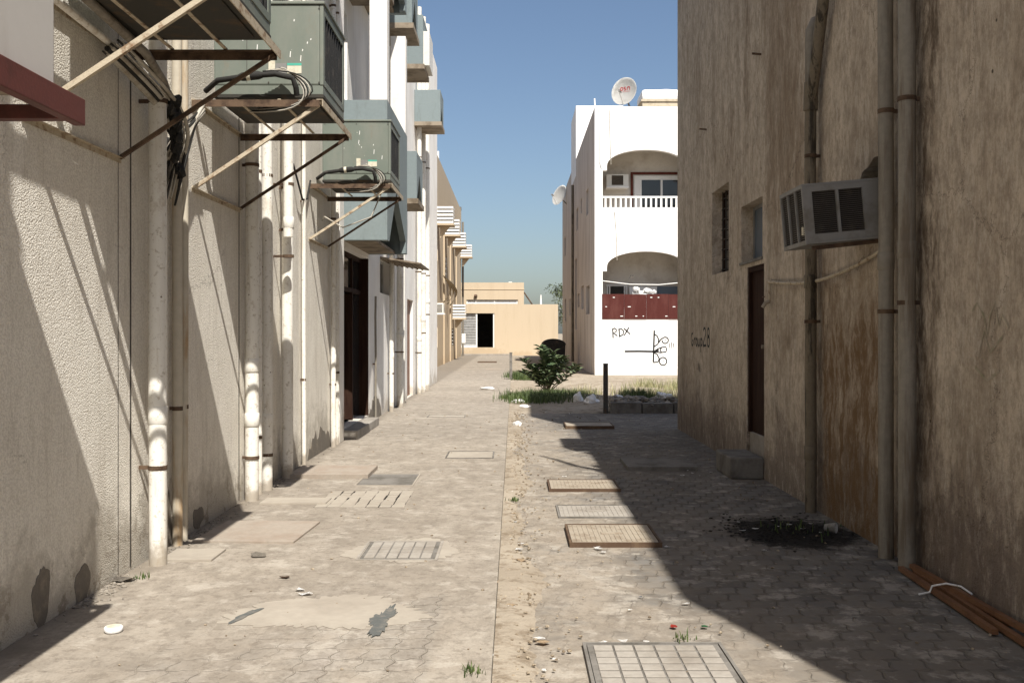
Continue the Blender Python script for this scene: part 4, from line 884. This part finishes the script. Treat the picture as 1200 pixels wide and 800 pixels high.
# ================================================================== BEIGE BUILDING (left, beyond)
XB = -3.5
BB = thing('apartment_building', 'beige apartment building with slatted conditioner boxes beyond the white wall', 'building', (XB, 56, 0))
def yB(px): return -XB*F/(VX-px)
frB = lambda u, v, w: Vector((XB-w, u, v))
ph = []
for (p0, p1, q0, q1) in ((510.8, 513, 283, 305), (510.8, 513, 382, 407), (522, 524, 300, 330), (529.5, 532, 385, 405)):
    a, b = yB(p0), yB(p1); m = (a+b)/2; ph.append(rect(a, b, zz(q1, m), zz(q0, m)))
MB().plate([rect(40, 66.4, -.1, 9.7)]+ph, frB, .3).obj('wall', 'beige', BB)
g = MB().box(-12, XB-.301, 40, 40.3, -.1, 9.69); g.box(-12, XB-.301, 66.1, 66.39, -.1, 9.69); g.box(-12, -11.7, 40.31, 66.09, -.1, 9.69); g.obj('wall', 'beige', BB)
MB().box(-11.6, XB-.31, 40.31, 66.09, 9.3, 9.5).obj('roof', 'concrete', BB)
for hlp in ph:
    a, b, c, d = hlp[0][0], hlp[1][0], hlp[0][1], hlp[2][1]
    f = MB().box(XB-.06, XB-.02, a+.001, a+.08, c+.001, d-.001); f.box(XB-.06, XB-.02, b-.08, b-.001, c+.001, d-.001)
    for k in range(5): z = c+(d-c)*(k+.5)/5; f.box(XB-.059, XB-.021, a+.08, b-.08, z-.04, z+.04)
    f = f.obj('window', 'white', BB); MB().box(XB-.1, XB-.09, a+.002, b-.002, c+.002, d-.002).obj('pane', 'glass', f)
for px in (519.5, 527, 534): y = yB(px); MB().box(XB+.001, XB+.07, y, y+.25, 0, 6.4).obj('pilaster', 'beige', BB)
MB().tube([(XB+.08, yB(541), 0), (XB+.08, yB(541), 9)], .07, 10).obj('drainpipe', 'pvc_dark', BB)
for i in range(2): MB().box(XB-.2, XB-.08, 46.5+i*1.2, 46.65+i*1.2, 9.7, 10.25).obj('roof_post', 'white', BB)
MB().box(XB-.1, XB+.02, 66.0, 66.38, 9.701, 9.9).obj('coping', 'concrete_dark', BB)
def cage(y, z, label, slab=True):
    t = thing('conditioner_cage', label, 'air conditioner', (XB+.3, y, z), 'slatted conditioner boxes on the beige building')
    p = .75; d_ = 1.0; h = .82
    g = MB()
    for k in range(5):
        zk = z+.06+k*.165
        g.box(XB+.02, XB+p, y, y+.03, zk, zk+.1); g.box(XB+p-.03, XB+p, y+.031, y+d_, zk, zk+.1)
    g.obj('slats', 'white', t)
    MB().box(XB+.06, XB+p-.08, y+.1, y+d_-.1, z+.06, z+h-.1).obj('conditioner', 'old_casing', t)
    MB().box(XB+.002, XB+p+.03, y-.03, y+d_+.03, z-.03, z+.04).obj('shelf', 'beige', t)
    MB().plate([[(XB+.14, z-.031), (XB+p*.8, z-.031), (XB+.14, z-.6)]], lambda u, v, w: Vector((u, y+.3+w, v)), .2).obj('corbel', 'beige', t)
for i, (Y, zc) in enumerate(((45.2, 6.47), (50.4, 6.47), (56.8, 6.45), (65.2, 6.5))): cage(Y, zc, ('nearest', 'second', 'third', 'farthest')[i]+' white slatted conditioner box in the upper row on the beige wall')
cage(56.8, 2.35, 'lone white slatted conditioner box low on the beige wall')
t = thing('window_conditioner', 'white box conditioner low at the near end of the beige wall', 'air conditioner', (XB+.2, 42, 2.3))
yq = 41.8; MB().box(XB+.01, XB+.55, yq, yq+.7, zz(367, yq), zz(355, yq), .02).obj('casing', 'white_casing', t); g = MB()
for k in range(7): g.box(XB+.1, XB+.5, yq-.012, yq-.001, zz(365.8, yq)+k*.05, zz(365.8, yq)+.02+k*.05)
g.obj('louvre', 'louvre', t); MB().box(XB+.002, XB+.6, yq-.03, yq+.75, zz(367, yq)-.05, zz(367, yq)-.002).obj('shelf', 'white', t)
for i, y in enumerate((49, 51.5, 54)):
    t = thing('hanging_cloth', ('nearest', 'middle', 'farthest')[i]+' tan cloth hanging from the beige wall above the low slatted box', 'cloth', (XB+.2, y, 3.9), 'tan cloths on the beige wall')
    g = MB(); n = 10; V = [[g.bm.verts.new((XB+.03+.42*math.sin(math.pi*k/n)*(1-.15*j), y+.18*j, 4.4-1.3*k/n-.05*j)) for k in range(n+1)] for j in range(3)]
    for j in range(2):
        for k in range(n): g.bm.faces.new((V[j][k], V[j+1][k], V[j+1][k+1], V[j][k+1])).smooth = True
    bmesh.ops.solidify(g.bm, geom=g.bm.faces[:], thickness=.02); g.obj('cloth', 'cloth', t)

# ================================================================== GARAGE at the end
YG = 70.5
GB = thing('garage_building', 'low beige garage building closing off the far end of the alley', 'building', (0, YG, 0))
def gx(px): return (px-VX)*YG/F
def gz(py): return zz(py, YG)
MB().plate([rect(-9, gx(654), -.1, gz(356.5)), rect(gx(540), gx(579.5), gz(407), gz(367))], lambda u, v, w: Vector((u, YG+w, v)), .3).obj('wall', 'beige', GB)
MB().plate([rect(-9, gx(614), gz(356.5)+.001, gz(331)), rect(gx(546.5), gx(607), gz(356.5)+.02, gz(351))], lambda u, v, w: Vector((u, YG+w, v)), .3).obj('wall', 'beige', GB)
g = MB().box(gx(654)-.3, gx(654)-.001, YG+.301, YG+12, -.1, gz(356.5)-.01); g.box(gx(614)-.3, gx(614)-.001, YG+.301, YG+12, gz(356.5)+.001, gz(331)-.01); g.obj('wall', 'beige', GB)
MB().box(gx(614), gx(654)-.31, YG+.301, YG+12, gz(356.5)-.3, gz(356.5)-.2).obj('roof', 'concrete', GB)
MB().box(-9, gx(614)-.31, YG+.301, YG+12, gz(331)-.3, gz(331)-.2).obj('roof', 'concrete', GB)
MB().box(-9, gx(614)+.03, YG-.03, YG-.002, gz(338.5)-.05, gz(338.5), 0).obj('moulding', 'beige', GB)
MB().box(gx(546.6), gx(606.9), YG+.12, YG+.18, gz(356.4)+.021, gz(351)-.001).obj('clerestory', 'alu', GB)
g = MB()
for px in (546.6, 557, 579, 605.5): g.box(gx(px), gx(px)+.07, YG+.08, YG+.119, gz(356.4)+.021, gz(351)-.001)
g.box(gx(546.6)+.001, gx(606.9)-.001, YG+.085, YG+.118, gz(355.8), gz(355.8)+.1); g.obj('frame', 'white', GB)
g = MB(); z = gz(407)+.12
while z < gz(367)-.05: g.box(gx(540)+.01, gx(557.5), YG+.14, YG+.17, z, z+.16, .01); z += .19
sh = g.obj('shutter', 'alu', GB)
g = MB().box(gx(557.5), gx(557.5)+.11, YG+.05, YG+.12, gz(407)+.001, gz(367)-.001); g.box(gx(579.5)-.1, gx(579.5)-.002, YG+.05, YG+.12, gz(407)+.001, gz(367)-.001); g.box(gx(540)+.001, gx(557.4), YG+.05, YG+.12, gz(407)+.001, gz(407)+.15)
g.obj('frame', 'white', GB)
MB().box(-5, gx(613), YG+3, YG+3.1, 0, 4.9).obj('interior', 'dark', GB)
MB().tube([(gx(557.5), YG-.05, gz(347.5)), (gx(557.5), YG-.12, gz(346))], .12, 10).obj('wall_lamp', 'rustdark', GB)
tag(MB().tube([(gx(634.5), YG+1.5, gz(358)), (gx(634.5), YG+1.5, gz(344.5))], [.09, .04], 8).obj('roof_pole', 'white'), 'thin white pole behind the low garage roof', 'pole')
tag(MB().bar((gx(614), YG+.6, gz(342)), (gx(625), YG+.6, gz(356.5)-.1), .12, .1).obj('roof_stay', 'rustdark'), 'rusty diagonal stay on the step of the garage roof', 'stay')
tag(MB().box(gx(596), gx(600), YG+.5, YG+1, gz(331)-.2, gz(329.7)).obj('roof_vent', 'white'), 'small white vent on the high garage roof', 'vent')
# white meter box near the garage
tag(MB().box(xx(541, 60), xx(545.5, 60), 60, 60.4, zz(402, 60), zz(391, 60), .02).obj('meter_box', 'white'), 'small white meter box by the shutter at the alley end', 'box')

# ================================================================== plants, posts, kerb wall, litter
def blades(g, x, y, z, h, w, r):
    a = r.uniform(0, 6.28); dx, dy = math.cos(a), math.sin(a); b = r.uniform(.1, .6)*h
    p = [Vector((x, y, z)), Vector((x+dx*b*.3, y+dy*b*.3, z+h*.55)), Vector((x+dx*b, y+dy*b, z+h))]
    s_ = Vector((-dy, dx, 0))*w/2
    v = [g.bm.verts.new(q) for q in (p[0]-s_, p[0]+s_, p[1]+s_*.7, p[1]-s_*.7, p[2])]
    g.bm.faces.new((v[0], v[1], v[2], v[3])); g.bm.faces.new((v[3], v[2], v[4]))
def grass(name, mat, label, regions, seed):
    r = random.Random(seed); g = MB()
    for (x0, x1, y0, y1, n, h0, h1, z) in regions:
        cs = [(r.uniform(x0, x1), r.uniform(y0, y1)) for _ in range(max(3, n//110))]
        for _ in range(n):
            cx, cy = r.choice(cs); x, y = cx+r.gauss(0, .2), cy+r.gauss(0, .2)
            blades(g, x, y, z, r.uniform(h0, h1), r.uniform(.008, .018), r)
    o = g.obj(name, mat, nofix=True); o['kind'] = 'stuff'; tag(o, label, 'grass')
grass('green_grass', 'grass_green', 'dark green grass growing round the foot of the bush', [(.1, 1.7, 22.0, 24.6, 5500, .05, .26, 0), (0.0, .4, 23, 24, 900, .05, .2, 0), (-.0, .7, 33, 36, 2200, .1, .3, -.02), (2.6, 3.3, 21.5, 23, 800, .1, .3, .05)], 1)
grass('dry_grass', 'grass_dry', 'yellowish dry grass standing in the bed behind the bollard', [(1.5, 7.5, 23.5, 27.5, 4200, .06, .34, .05), (1.9, 4, 21.5, 23.5, 700, .06, .24, .05)], 2)
r = random.Random(12)
def leaf(g, p, d, L, W, up):
    d = d.normalized(); s_ = d.cross(up).normalized(); n_ = s_.cross(d)
    pts = [(0, 0, 0), (.3, .8, .1), (.65, 1, .08), (1, 0, -.12), (.65, -1, .08), (.3, -.8, .1)]
    v = [g.bm.verts.new(p+d*a*L+s_*b*W/2+n_*c*L) for a, b, c in pts]
    g.bm.faces.new((v[0], v[1], v[2], v[3])); g.bm.faces.new((v[0], v[3], v[4], v[5]))
def bush(c, h, rad, n, label, L, name='bush'):
    t = thing(name, label, 'bush', c); st = MB(); lf = MB(); c = Vector(c)
    for k in range(n):
        a = r.uniform(0, 6.28); sp = rad*r.uniform(.15, 1); hh = h*r.uniform(.55, 1)*(1-.35*(sp/rad)**2)
        q = [c+Vector((math.cos(a)*sp*f**1.3, math.sin(a)*sp*f**1.3, hh*f)) for f in (0, .3, .6, .85, 1)]
        q = [p+Vector((r.uniform(-.02, .02), r.uniform(-.02, .02), 0)) for p in q]
        st.tube(q, [.016, .013, .01, .007, .004], 6)
        for m_ in range(15):
            f = .3+.7*m_/14; i = min(3, int(f*4)); p = q[i].lerp(q[i+1], f*4-i); ax = (q[i+1]-q[i]).normalized()
            for s2 in (0, math.pi):
                b = m_*1.57+s2+r.uniform(-.3, .3); d = Vector((math.cos(b), math.sin(b), r.uniform(.05, .7)))+ax*.3
                leaf(lf, p, d, L*r.uniform(.45, 1.15), L*.55*r.uniform(.8, 1.2), Vector((r.uniform(-.3, .3), r.uniform(-.3, .3), 1)))
    st.obj('stem', 'bark', t); lf.obj('foliage', 'leaf', t, nofix=True)
bush((.84, 24.6, .02), 1.22, .86, 22, 'broad leaved dark green bush growing beside the pavement edge', .2)
# distant tree
t = thing('tree', 'distant green tree showing between the garage and the white building', 'tree', (4.4, 80, 0))
MB().tube([(4.4, 80, 0), (4.3, 80, 1.6), (4.5, 80, 3.2), (4.2, 80, 4.6)], [.2, .16, .1, .04], 8).obj('trunk', 'bark', t)
lf = MB()
for k in range(26):
    a = r.uniform(0, 6.28); c = Vector((4.3+math.cos(a)*r.uniform(.2, 1.4), 80+math.sin(a)*r.uniform(.2, 1.4), r.uniform(2.2, 5.1)))
    for m_ in range(70):
        d = Vector((r.gauss(0, 1), r.gauss(0, 1), r.gauss(0, .8))); p = c+d*.22; leaf(lf, p, d, .17, .09, Vector((0, .1, 1)))
lf.obj('crown', 'leaf_tree', t, nofix=True)
# posts
t = thing('bollard', 'dark square bollard standing at the end of the low block wall', 'bollard', (1.8, 19.5, 0), 'posts along the bed')
MB().box(1.755, 1.845, 19.46, 19.55, -.05, .94, .006).obj('post', 'post', t); MB().box(1.75, 1.85, 19.455, 19.555, .941, .955, .003).obj('cap', 'post', t)
t = thing('bollard', 'thin pale post at the pavement edge further off, left of the bush', 'bollard', (-.09, 33.3, 0), 'posts along the bed')
MB().box(-.14, -.05, 33.28, 33.36, -.05, .88, .006).obj('post', 'concrete_dark', t); MB().box(-.15, -.04, 33.27, 33.37, .881, .9, .003).obj('cap', 'concrete_dark', t)
# low block wall
for i in range(4):
    x = 1.9+i*.62
    tag(MB().box(x, x+.6, 19.47, 19.67, -.04, .19-.01*(i % 2), .015).obj('kerb_block', 'concrete_dark'), ('nearest the bollard', 'second from the bollard', 'third from the bollard', 'farthest from the bollard, against the brown building')[i]+', rough block of the low kerb wall', 'kerb block', 'blocks of the low kerb wall')
# rubble
g = MB(); r = random.Random(5)
for k in range(150): g.blob((1.95+abs(r.gauss(0, .6)), 20.1+r.gauss(0, .22), .12+r.uniform(0, .12)), r.uniform(.03, .1), 1, .3, (1, 1, .6))
o = g.obj('rubble', 'stone'); o['kind'] = 'stuff'; tag(o, 'heap of broken grey stones behind the low block wall', 'rubble')
# grit along the strip
g = MB()
for k in range(1300):
    u = r.random(); y = 3.6+16*u**1.2; x = -.09+abs(r.gauss(0, .16)) if r.random() < .75 else r.uniform(-2.4, 2.5)
    g.blob((x, y, (-.008 if x > -.09 else .002)+.002), r.uniform(.002, .009)*(1+y/14), 1, .25, (1, 1, .6))
o = g.obj('grit', 'pebble'); o['kind'] = 'stuff'; tag(o, 'grit and small pebbles scattered over the paving and dirt strip', 'grit')
# debris in the damp patch
g = MB()
for k in range(420):
    x, y = 2.14+r.gauss(0, .23), 7.9+r.gauss(0, .26); g.blob((x, y, -.008), r.uniform(.004, .016), 1, .35, (1, 1, .35))
o = g.obj('debris', 'wetdirt'); o['kind'] = 'stuff'; tag(o, 'black damp leaf debris below the box air conditioner', 'debris')
g = MB()
for k in range(40):
    x, y = 2.3+r.gauss(0, .13), 7.9+r.gauss(0, .2); blades(g, x, y, -.01, r.uniform(.02, .09), .012, r)
o = g.obj('weeds', 'grass_green', nofix=True); o['kind'] = 'stuff'; tag(o, 'small weeds sprouting in the black damp patch', 'weeds')
g = MB()
for (cx, cy, n_) in ((-2.35, 6.3, 40), (-.2, 4.55, 50), (.85, 5.05, 30), (.0, 9.2, 60)):
    for k in range(n_): blades(g, cx+r.gauss(0, .03), cy+r.gauss(0, .03), 0, r.uniform(.01, .045), .008, r)
o = g.obj('weeds', 'grass_green', nofix=True); o['kind'] = 'stuff'; tag(o, 'tiny weed tufts sprouting along pavement joints', 'weeds')
# crumpled bags
def bag(c, s_, label, sq=(1, .8, .6)):
    g = MB(); b = bmesh.new(); bmesh.ops.create_icosphere(b, subdivisions=3, radius=1); rr = random.Random(int(c[0]*100+c[1]*10))
    ax = [(Vector((rr.gauss(0, 1), rr.gauss(0, 1), rr.gauss(0, 1))).normalized(), rr.uniform(3, 8), rr.uniform(0, 6)) for _ in range(6)]
    for v in b.verts:
        f = 1+sum(.07*math.sin(v.co.dot(a)*fq+ph_) for a, fq, ph_ in ax); z = max(v.co.z, -.55)
        v.co = Vector((c[0]+v.co.x*s_*sq[0]*f, c[1]+v.co.y*s_*sq[1]*f, c[2]+(z+.55)*s_*sq[2]*f))
    g.merge(b); return tag(g.obj('plastic_bag', 'paper'), label, 'bag', 'litter by the bush')
bag((1.4, 21.7, .03), .11, 'crumpled white bag standing up right of the bush', (1, .8, 1.3)); bag((1.66, 21.3, .02), .16, 'biggest crumpled white bag beside the bollard', (1, .8, .75))
bag((2.2, 21.0, .15), .1, 'small white bag on the heap of stones'); bag((3.35, 22.3, .08), .16, 'white bag in the dry grass by the brown building corner')
bag((.1, 22.3, -.01), .12, 'flat white bag at the left edge of the green grass', (1.2, .8, .4)); bag((.25, 21.0, -.02), .1, 'flattened white bag on the dirt below the green grass', (1.2, .8, .35)); bag((-.72, 27.3, .0), .16, 'white rag lying in the middle of the pavement', (1.3, .8, .3)); bag((.06, 16.8, -.02), .07, 'bluish crumpled bag on the dirt strip', (1, 1, .8))
# cup and lid
t = thing('paper_cup', 'white paper cup lying on its side by the damp patch', 'cup', (2.47, 7.8, 0))
cy = 7.75; g = MB().tube([(2.43, cy+.02, .035), (2.5, cy-.03, .04)], [.028, .04], 18, cap=False); bmesh.ops.solidify(g.bm, geom=g.bm.faces[:], thickness=.003); g.obj('cup', 'paper', t)
MB().tube([(2.432, cy+.019, .035), (2.434, cy+.017, .035)], .027, 16).obj('base', 'paper', t)
t = thing('round_lid', 'round white plastic lid lying on the pavement at lower left', 'lid', (xx(133, gy(740)), gy(740), 0))
lx, ly = xx(133, gy(740)), gy(740); MB().tube([(lx, ly, .004), (lx, ly, .01), (lx, ly, .026), (lx, ly, .03)], [.044, .047, .047, .042], 28).obj('rim', 'paper', t); MB().tube([(lx, ly, .0301), (lx, ly, .032)], .036, 28).obj('disc', 'sticker', t)
# leaf scraps on the left pavement
def scrap(px, py, s_, mat, label, group='scraps of litter'):
    y = gy(py); x = xx(px, y); g = MB(); rr = random.Random(int(px*7+py)); n_ = 7; z = .003 if x < -.1 else -.012; a0 = rr.uniform(0, 6)
    ring = [g.bm.verts.new((x+math.cos(a0+k*.9)*s_*rr.uniform(.4, 1.2)*1.4, y+math.sin(a0+k*.9)*s_*rr.uniform(.5, 1.2), z+rr.uniform(.002, .5*s_))) for k in range(n_)]
    c = g.bm.verts.new((x, y, z+s_*.1))
    for k in range(n_): g.bm.faces.new((c, ring[k], ring[(k+1) % n_]))
    bmesh.ops.solidify(g.bm, geom=g.bm.faces[:], thickness=.002)
    return tag(g.obj('litter_scrap', mat), label, 'litter', group)
scrap(302, 652, .05, 'stone', 'grey curled scrap on the pavement before the reddish slab'); scrap(334, 677, .03, 'ironedge', 'dark curled leaf on the pavement left of the barred drain cover')
scrap(143, 681, .06, 'stone', 'grey shard at the foot of the nearest drainpipe'); scrap(351, 692, .035, 'paper', 'white paper flake above the cement patch'); scrap(358, 697, .03, 'paper', 'second white flake just above the cement patch')
scrap(790, 732, .022, 'litter_red', 'small red scrap in the sunlight near the gridded cover'); scrap(825, 732, .022, 'litter_green', 'small green scrap near the edge of the shadow'); scrap(750, 697, .012, 'glass_blue', 'tiny blue scrap on the sunny block paving')
rr = random.Random(77)
W_ = [(599, 560), (593, 587), (605, 610), (600, 630), (611, 635), (608, 642), (604, 671), (592, 706), (598, 709), (586, 738), (634, 746), (651, 770), (638, 782), (580, 765), (707, 645), (703, 641), (731, 637), (780, 639), (708, 750), (730, 749), (757, 749), (700, 640), (598, 540), (640, 498), (690, 470), (668, 484), (690, 478), (640, 482), (803, 705), (737, 712), (661, 557), (598, 575), (655, 476), (612, 486)]
for i, (px, py) in enumerate(W_): scrap(px+rr.uniform(-1, 1), py, rr.uniform(.012, .026)*(1 if py > 560 else 1.7), 'paper', 'small white scrap of litter on the sunny dirt and blocks', 'small white litter scraps on the sunny side')
for i in range(16): scrap(*[(806, 550), (812, 553), (800, 556), (866, 610), (905, 608), (912, 615), (940, 618), (925, 613), (870, 620), (895, 643), (833, 552), (820, 556), (950, 612), (885, 618), (790, 548), (961, 622)][i], rr.uniform(.012, .024), 'paper', 'small white scrap of litter in the shade of the brown building', 'small white litter scraps in the shade')
for i, (px, py) in enumerate(((595, 708), (636, 750), (592, 620), (600, 600), (610, 655), (588, 680))): scrap(px, py, .03, 'litter_tan', 'brown leaf fragment on the dirt strip', 'brown leaf fragments on the dirt strip')
# drain covers and slabs
def cover(x0, x1, y0, y1, z, h, mat, label, ribs=0, rm=None, grid=None, frame=True, edge='ironedge', name='drain_cover', cat='drain cover', skew=0):
    t = thing(name, label, cat, ((x0+x1)/2, (y0+y1)/2, z))
    mx = Matrix.Translation(((x0+x1)/2, (y0+y1)/2, 0)) @ Matrix.Rotation(R(skew), 4, 'Z') @ Matrix.Translation((-(x0+x1)/2, -(y0+y1)/2, 0))
    if frame: MB().plate([rect(x0, x1, y0, y1), rect(x0+.016, x1-.016, y0+.016, y1-.016)], lambda u, v, w: mx @ Vector((u, v, z+h-w)), h+.02).obj('frame', edge, t)
    q = .02 if frame else 0
    MB().box(x0+q, x1-q, y0+q, y1-q, z-.02, z+h-.004, .003, mx).obj('lid', mat, t)
    g = MB()
    if ribs:
        for k in range(ribs): x = x0+.06+(x1-x0-.12)*k/(ribs-1); g.box(x-.005, x+.005, y0+.05, y1-.05, z+h-.0045, z+h, 0, mx)
        g.box((x0+x1)/2-.08, (x0+x1)/2+.08, (y0+y1)/2-.03, (y0+y1)/2+.03, z+h-.004, z+h+.003, .002, mx)
    if grid:
        nx, ny = grid
        for i in range(nx):
            for j in range(ny):
                a = x0+.045+(x1-x0-.09)*i/nx; b = y0+.045+(y1-y0-.09)*j/ny
                g.box(a+.005, a+(x1-x0-.09)/nx-.005, b+.009, b+(y1-y0-.09)/ny-.009, z+h-.0045, z+h+.002, .003, mx)
    if ribs or grid: g.obj('ribs', rm or mat, t)
    return t
cover(.41, 1.09, 7.3, 8.02, -.02, .035, 'iron', 'raised ribbed iron cover crossed by the shadow edge', ribs=16)
cover(.38, 1.05, 8.45, 9.05, -.02, .012, 'concrete', 'flush pale ribbed cover just behind the raised iron one', ribs=14, edge='concrete_dark')
cover(.35, 1.06, 9.85, 10.5, -.02, .03, 'iron', 'ribbed iron cover, second raised one along the dirt strip', ribs=16)
cover(1.3, 2.1, 11.35, 12.2, -.02, .05, 'concrete_dark', 'raised dark slab cover lying in the shade by the block step', frame=False)
cover(.85, 1.65, 16.3, 17.0, -.02, .05, 'iron', 'thin raised cover plate at the far edge of the block paving')
cover(.345, 1.04, 4.25, 5.0, -.02, .02, 'concrete_dark', 'large cover with a grid of inset blocks at the bottom edge', rm='concrete', grid=(6, 7), edge='concrete_dark')
cover(-1.08, -.52, 6.78, 7.4, 0, .008, 'concrete_dark', 'barred drain cover set in the left pavement', rm='concrete', grid=(6, 3), edge='concrete')
cover(-1.62, -1.02, 10.1, 10.95, 0, .007, 'concrete_dark', 'flat grey drain cover in the pavement below the thin conduit', edge='cement')
cover(-.85, -.25, 12.3, 13.0, 0, .01, 'cement', 'pale drain cover near the pavement edge with a dark rim', edge='concrete_dark')
cover(-2.36, -1.6, 7.35, 8.15, 0, .02, 'redslab', 'reddish inspection slab half shaded beside the rusty pipes', frame=False, name='slab_cover', cat='slab', skew=-3)
cover(-2.4, -2.05, 6.75, 7.1, 0, .02, 'cement', 'small pale slab at the foot of the yellow brown pipe', frame=False, name='slab_cover', cat='slab')
cover(-2.4, -1.55, 10.6, 11.35, 0, .05, 'redslab', 'reddish inspection slab near the tall clean drainpipe', frame=False, name='slab_cover', cat='slab')
cover(-2.3, -1.7, 9.0, 9.3, 0, .02, 'cement', 'narrow pale slab below the pair of thick pipes', frame=False, name='slab_cover', cat='slab')
cover(-1.6, -.9, 18.3, 18.8, 0, .006, 'cement', 'faint cover in the pavement level with the bollard', edge='concrete_dark')
cover(-1.2, -.5, 42, 43.2, 0, .02, 'redslab', 'rusty cover far along the alley in front of the beige building', frame=False)
cover(-1.9, -.9, 52, 53.6, 0, .03, 'ironedge', 'dark rusty cover near the garage end of the alley', frame=False)
g = MB(); g.box(-1.78, -.98, 8.85, 9.75, -.05, .0015); struct(g.obj('open_joints', 'wetdirt'))
g = MB(); r = random.Random(8)
for i in range(7):
    for j in range(7):
        x, y = -1.78+i*.115, 8.85+j*.13; e = r.uniform(.003, .011)
        if r.random() < .35: e = .0005
        g.box(x+e, x+.115-e, y+e, y+.13-e, -.02, .004+r.uniform(0, .002), .002)
struct(g.obj('paving_blocks', 'cement'))
# wall-foot rubbish on the left
g = MB(); r = random.Random(21)
for k in range(420):
    y = r.choice((r.uniform(5.6, 6.3), r.uniform(7, 8.4), r.uniform(9.5, 11.6), r.uniform(5, 14))); g.blob((XL+.02+abs(r.gauss(0, .07)), y, .004), r.uniform(.003, .014), 1, .35, (1, 1, .6))
o = g.obj('wall_foot_grit', 'stone'); o['kind'] = 'stuff'; tag(o, 'crumbled render and grit gathered at the foot of the left wall', 'grit')
# black wheeled bin by the far wall
by = 46; bx = xx(649, by)
t = thing('waste_bin', 'large charred black bin with a round lid behind the bush', 'bin', (bx, by, 0))
MB().plate([[(bx-.5, .1), (bx+.5, .1), (bx+.54, 1.0), (bx-.54, 1.0)]], lambda u, v, w: Vector((u, by+w, v)), .9).obj('body', 'rubber', t)
MB().plate([[(bx-.56, 1.001)]+[(bx+.56*math.cos(math.pi-k*math.pi/14), 1.001+.28*math.sin(k*math.pi/14)) for k in range(1, 14)]+[(bx+.56, 1.001)]], lambda u, v, w: Vector((u, by-.03+w, v)), .96).obj('lid', 'rubber', t)
for s_ in (-1, 1): MB().tube([(bx+s_*.4, by+.1, .09), (bx+s_*.47, by+.1, .09)], .09, 16).obj('wheel', 'rubber', t)
